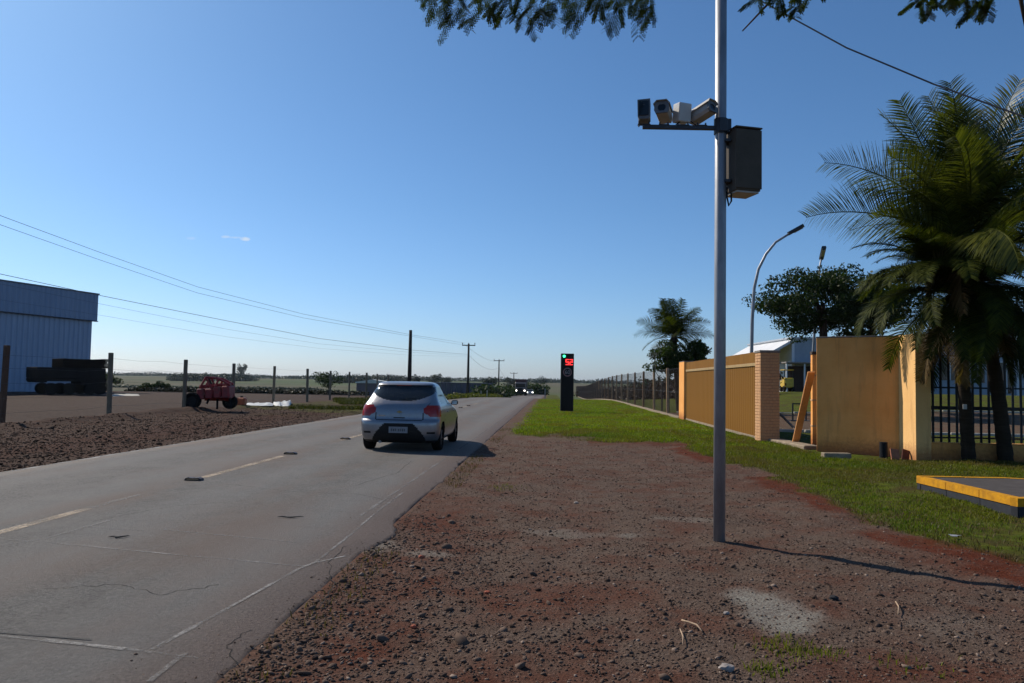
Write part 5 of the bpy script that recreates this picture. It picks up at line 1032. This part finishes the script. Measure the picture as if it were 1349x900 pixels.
# shrubs, hedges and woods in the distance
def mass(name, label, pts, n, lsize, m, rng_seed=1, kind='stuff', rad=(1, 1, .6), leaf=40, cat=None):
    rg = np.random.default_rng(rng_seed); C = []; R = []
    seg = [Vector(p) for p in pts]; tot = [(b-a).length for a, b in zip(seg[:-1], seg[1:])]
    for i in range(n):
        k = rg.choice(len(tot), p=np.array(tot)/sum(tot)); p = seg[k].lerp(seg[k+1], rg.uniform()); s = rg.uniform(.5, 1.25); p = p+Vector((rg.normal()*rad[0]*.5, rg.normal()*rad[1]*.8, 0))
        z = float(terr(p.x, p.y)); C.append((p.x, p.y, z+rad[2]*s*rg.uniform(.2, .9))); R.append((rad[0]*s, rad[1]*s, rad[2]*s*.8))
    V, Fq = leaf_cloud(C, R, leaf, lsize, rng=rg, asp=.7); return tag(link_mesh(name, np_mesh(name, V, Fq), m), label, cat, None, kind)
def gx(px, D): p = at(px, 505, D); return (p.x, p.y, 0)
L_hedge = leaf_mat('dark hedge leaves', (.014, .016, .010), (.04, .035, .02), .15)
mass('dark_hedge', 'low dark hedge along the far edge of the yard', [gx(180, 98), gx(330, 96), gx(480, 100)], 260, .16, L_hedge, 1, rad=(.8, .8, .32), leaf=60)
mass('verge_scrub', 'dark scrub along the left side of the road before the truck', [gx(640, 120), gx(668, 170), gx(684, 215)], 190, .22, L_dark, 2, rad=(1.6, 1.5, 1.3), leaf=60)
mass('verge_scrub', 'dark trees behind the oncoming vehicles right of the road', [gx(701, 215), gx(716, 225)], 70, .3, L_dark, 3, rad=(1.6, 1.6, 1.9), leaf=90)
mass('verge_weeds', 'green weeds beside the road beyond the silver car', [gx(592, 66), gx(615, 78), gx(650, 105)], 60, .07, leaf_mat('green weeds', (.04, .06, .008), (.13, .12, .02), .4), 4, rad=(.6, .9, .28), leaf=90)
mass('field_hedge', 'dark reddish hedge behind the mesh fence', [gx(1010, 62), gx(900, 82), gx(820, 120), gx(775, 175)], 420, .16, L_brown, 5, rad=(1.5, 1.3, 1.35), leaf=70)
mass('field_hedge', 'darker tree tops behind the hedge by the mesh fence', [gx(1000, 95), gx(900, 110), gx(850, 140)], 60, .2, L_dark, 6, rad=(2.2, 1.6, 2.1), leaf=80)
mass('far_wood', 'blue green wood on the skyline left of the black pole', [gx(425, 620), gx(470, 640), gx(530, 700)], 90, .55, L_far, 7, rad=(8, 5, 4.2), leaf=190)
mass('far_wood', 'blue green wood on the skyline behind the red implement', [gx(236, 560), gx(290, 600), gx(330, 640)], 80, .55, L_far, 8, rad=(7, 5, 3.8), leaf=190)
mass('far_wood', 'low line of woodland along the whole horizon', [gx(-60, 1500), gx(250, 1200), gx(450, 1000), gx(620, 1000), gx(760, 1100), gx(1000, 1200), gx(1500, 1500)], 520, 1.0, L_far, 9, rad=(24, 16, 3.6), leaf=110)
mass('far_wood', 'hedge line crossing the far green field', [gx(150, 330), gx(260, 340), gx(420, 360)], 90, .35, L_far, 10, rad=(5, 2, .7), leaf=60)
for i, (px, D, h, wx, lab) in enumerate([(433, 108, 3.3, 2.3, 'round dark bush standing alone on the yard, left of the silver car'), (318, 620, 14, 4.5, 'tall square topped far tree behind the timber post, right of the implement'), (575, 420, 8.5, 4.5, 'small round far tree just above the roof of the silver car'), (548, 430, 7.0, 2.6, 'small far tree right of the black pole'), (587, 430, 6.5, 4, 'low far tree right of the round one above the car'), (673, 430, 7, 4, 'far tree poking above the horizon beside the smallest utility pole'), (712, 600, 8, 6, 'far dark tree above the white oncoming car'), (198, 104, 1.2, 1.2, 'small bush on the edge of the green field, left one of two'), (213, 104, 1.3, 1.1, 'small bush on the edge of the green field, right one of two'), (141, 98, 2.2, 1.6, 'small tree behind the second timber post beside the warehouse'), (646, 300, 6, 3, 'far tree left of the middle utility pole')]):
    p = at(px, 505, D); tree('far_tree' if D > 200 else 'round_bush', lab, 'tree' if D > 200 else 'bush', (p.x, p.y, float(terr(p.x, p.y))), h, (wx, wx*.8, h*.42), 16, 90, .12*(D/105)**.7, L_far if D > 200 else L_dark, .02*h, seed=60+i, cbase=.6, clr=.45, limbs=3)
# long mauve wall, white greenhouse, stakes
M_mauve = mat('mauve grey sheet wall', (.16, .13, .15), .8, sc=.6, var=.25); a = at(556, 519, 128); b = at(650, 518, 150); d = Vector((b.x-a.x, b.y-a.y, 0)); z = float(terr(b.x, b.y))
t = thing('long_shed', 'long low mauve grey shed beyond the silver car', 'shed', (a.x, a.y, z), math.atan2(d.y, d.x)); MB().box((0, 0, -1), (d.length, 6, 2.5), 0).build('wall', M_mauve, t)
q0 = MB().box((-.06, -.08, -1), (.06, 0, 2.5)).build('wall_batten', M_cap, t)
for i in range(14): c = q0 if i == 0 else q0.copy(); c.location = (.3+i*d.length/14, 0, 0); (COL.objects.link(c) if i else None)
MB().prism([(-.2, 2.501), (d.length+.2, 2.501), (d.length+.2, 2.6), (-.2, 2.6)], -.2, 6.2).build('roof', mat('dull shed roof', (.20, .20, .23), .6), t)
p = at(492, 508, 135); t = thing('white_greenhouse', 'low white roofed shed just left of the silver car', 'shed', (p.x, p.y, float(terr(p.x, p.y))), 0); MB().box((-2.6, -1.5, 0), (3, 1.5, 2.1)).build('wall', M_mauve, t); MB().prism([(-2.8, 2.101), (3.2, 2.101), (3.2, 2.3), (.2, 2.75), (-2.8, 2.3)], -1.7, 1.7).build('roof', M_tarp, t)
for i, (px, lab) in enumerate([(633.5, 'left pale stake on the verge beyond the silver car'), (641.5, 'right pale stake on the verge beyond the silver car')]):
    p = at(px, 521, 90); plank('marker_stake', (p.x, p.y, float(terr(p.x, p.y))-.1), (p.x+.02, p.y, float(terr(p.x, p.y))+.75+.1*i), .14, .05, mat('pale stake', (.42, .38, .30), .8), lab, 'stake')
p = at(718, 523, 92); plank('marker_stake', (p.x, p.y, float(terr(p.x, p.y))-.1), (p.x, p.y, float(terr(p.x, p.y))+1.15), .14, .05, mat('grey stake', (.30, .30, .30), .8), 'pale stake at the right edge of the road near the crest', 'stake')
# ------------------------------------------------------------------ street lamps and white building
def lamp_post(px, D, curve, head_at, label, r_=.10, head=(0, 0)):
    p = at(px, 512, D); zg = bz(p); t = thing('street_lamp', label, 'street lamp', (p.x, p.y, zg)); O = Vector((p.x, p.y, zg)); P = [Vector((0, 0, -.1))]+[at(x, y, D+dd)-O for x, y, dd in curve]
    mb = MB(); mb.tube(P, list(np.linspace(r_, r_*.55, len(P))), 10); mb.build('mast', M_galv, t, True); A = at(*head_at[0])-O; B = at(*head_at[1])-O; d = (B-A).normalized(); s = d.cross(Vector((0, 0, 1))).normalized(); u = s.cross(d)
    M = Matrix(((s.x, d.x, u.x, A.x), (s.y, d.y, u.y, A.y), (s.z, d.z, u.z, A.z), (0, 0, 0, 1))); L = (B-A).length
    MB().prism([(-.15, 0), (-.11, .10), (.11, .10), (.15, 0), (.10, -.09), (-.10, -.09)], 0, L, M).build('lamp_head', M_dst, t); MB().box((-.09, L*.35, -.12), (.09, L*.9, -.0905), .01, M).build('lamp_lens', mat('lamp lens', (.4, .4, .38), .3), t); return t
lamp_post(990, 40, [(990, 470, 0), (991, 420, 0), (993.5, 380, 0), (999, 355, 0), (1009, 335, 0), (1022, 319, 0), (1040, 308, 0)], ((1039, 308, 40), (1058, 297.5, 40)), 'tall curved street lamp arching right, just right of the steel pole')
lamp_post(1071, 50, [(1071.5, 460, 0), (1075.5, 400, 0), (1080, 352, 0), (1082, 341, 0)], ((1082, 341, 50.2), (1085.5, 326, 48.6)), 'street lamp with a boxy dark head seen end on before the spreading tree')
M_white = mat('white rendered wall', (.66, .67, .68), .8, sc=.8, var=.12); M_wgrey = mat('pale grey cladding', (.33, .37, .42), .7, sc=1, var=.15); M_roof = mat('light sheet roof', (.55, .57, .6), .4, .3); M_dark = mat('dark opening', (.02, .02, .022), .7)
A = at(1047, 516, 76); B = at(1540, 516, 76); zg = float(terr(A.x, A.y)); d = Vector((B.x-A.x, B.y-A.y, 0)); L = d.length; t = thing('white_building', 'long white building with a grey front and dark doors beyond the lawn', 'building', (A.x, A.y, zg), math.atan2(d.y, d.x))
hb = at(1047, 446, 76).z-zg
MB().box((0, 0, -1), (L, 14, hb), 0).build('wall', M_wgrey, t)
mb = MB(); mb.add([(-.01, 0, -1), (-.01, 14, -1), (-.01, 14, hb), (-.01, 0, hb), (-.25, 0, -1), (-.25, 14, -1), (-.25, 14, hb), (-.25, 0, hb)], [(0, 1, 2, 3), (7, 6, 5, 4), (0, 4, 5, 1), (3, 2, 6, 7), (0, 3, 7, 4), (1, 5, 6, 2)]); mb.build('gable_wall', M_white, t)
MB().prism([(-3.0, hb-1.7), (-.26, hb-.1), (-.26, hb-.35), (-3.0, hb-2.0)], -.1, 14).build('side_roof', M_white, t); MB().box((-.4, -.2, hb+.001), (L, 14.2, hb+.16), .02).build('roof', M_roof, t)
def wpx(px): return (px-1047)/F*76
MB().box((-1.6, -2.2, 2.7), (2.6, -.01, 2.85), .02).build('canopy', M_cap, t)
for x in (-1.5, .2, 2.4): MB().box((x-.06, -2.1, -.5), (x+.06, -1.98, 2.699)).build('canopy_post', M_white, t)
MB().box((-.9, -.06, 0), (2.4, -.012, 2.5)).build('shed_opening', mat('dim brown opening', (.06, .035, .028), .8), t)
for x0, x1, z0, z1 in ((1238, 1265, 1.4, 3.6), (1318, 1334, .2, 3.2), (1285, 1297, 1.2, 2.6), (1352, 1380, 1.2, 3.3), (1190, 1212, 1.2, 2.8)):
    X0, X1 = wpx(x0), wpx(x1); w_ = MB().box((X0, -.05, z0), (X1, -.012, z1)).build('window', M_glass, t); MB().box((X0-.08, -.09, z1+.001), (X1+.08, -.01, z1+.10)).build('lintel', M_white, w_); MB().box(((X0+X1)/2-.04, -.08, z0), ((X0+X1)/2+.04, -.051, z1)).build('mullion', M_white, w_)
for px in (1228, 1270, 1305, 1340): X0 = wpx(px); MB().box((X0-.12, -.16, -.8), (X0+.12, -.012, hb-.1)).build('pilaster', M_white, t)
M_ymach = mat('yellow machine paint', (.65, .42, .03), .4); p = at(1037, 513, 70); z = float(terr(p.x, p.y)); t = thing('yellow_machine', 'small yellow forklift like machine parked by the white building', 'machine', (p.x, p.y, z)); MB().box((-.42, -.6, .35), (.42, .8, 1.25), .08).build('body', M_ymach, t)
for s in (-.38, .38): MB().box((s-.03, -.55, 1.251), (s+.03, -.49, 1.9)).build('cab_post', M_blackp, t); MB().box((s-.03, .6, 1.251), (s+.03, .66, 1.9)).build('cab_post', M_blackp, t)
MB().box((-.42, -.6, 1.901), (.42, .7, 1.98), .02).build('cab_roof', M_ymach, t)
for s in (-.36, .36):
    for y in (-.4, .55): mb = MB(); mb.tube([(s-.09, y, .26), (s+.09, y, .26)], .26, 14); mb.build('wheel', M_tyre, t)
t = thing('metal_stand', 'low dark metal frame on the lawn seen through the gap', 'frame', T(at(1053, 546, 36)))
for x in (-.3, .3): MB().box((x-.03, -.03, 0), (x+.03, .03, .75)).build('leg', M_iron, t)
MB().box((-.33, -.03, .751), (.33, .03, .81)).build('top_bar', M_iron, t); MB().box((-.45, -.25, -.02), (.45, .25, .03)).build('foot_plate', M_iron, t)
# inner kerb of the yard road behind the railings
for y_, lab in ((27.0, 'near low kerb of the brown path behind the railings'), (44.0, 'far low kerb of the brown path behind the railings')):
    t = thing('path_kerb', lab, 'kerb', (7, y_, 0)); q0 = None
    for i in range(28):
        c = MB().box((0, 0, -.6), (1.55, .14, .1), .01).build('kerb_stone', M_conc2, t) if q0 is None else q0.copy()
        if q0 is not None: COL.objects.link(c)
        q0 = q0 or c; c.location = (i*1.6, 0, float(terr(7+i*1.6, y_))-.02)

# ------------------------------------------------------------------ thin haze over the fields
mh = bpy.data.materials.new('thin air haze'); mh.use_nodes = True; nh = mh.node_tree; nh.nodes.remove(nh.nodes['Principled BSDF'])
pv = nh.nodes.new('ShaderNodeVolumePrincipled'); pv.inputs['Color'].default_value = (.72, .86, 1, 1); pv.inputs['Density'].default_value = .00007; pv.inputs['Anisotropy'].default_value = .3
nh.links.new(pv.outputs[0], nh.nodes['Material Output'].inputs['Volume'])
hz = MB().box((-4500, -2300, -16), (4500, 4500, 24)).build('haze', mh); hz['kind'] = 'stuff'; hz['label'] = 'thin bluish haze over the distant fields'
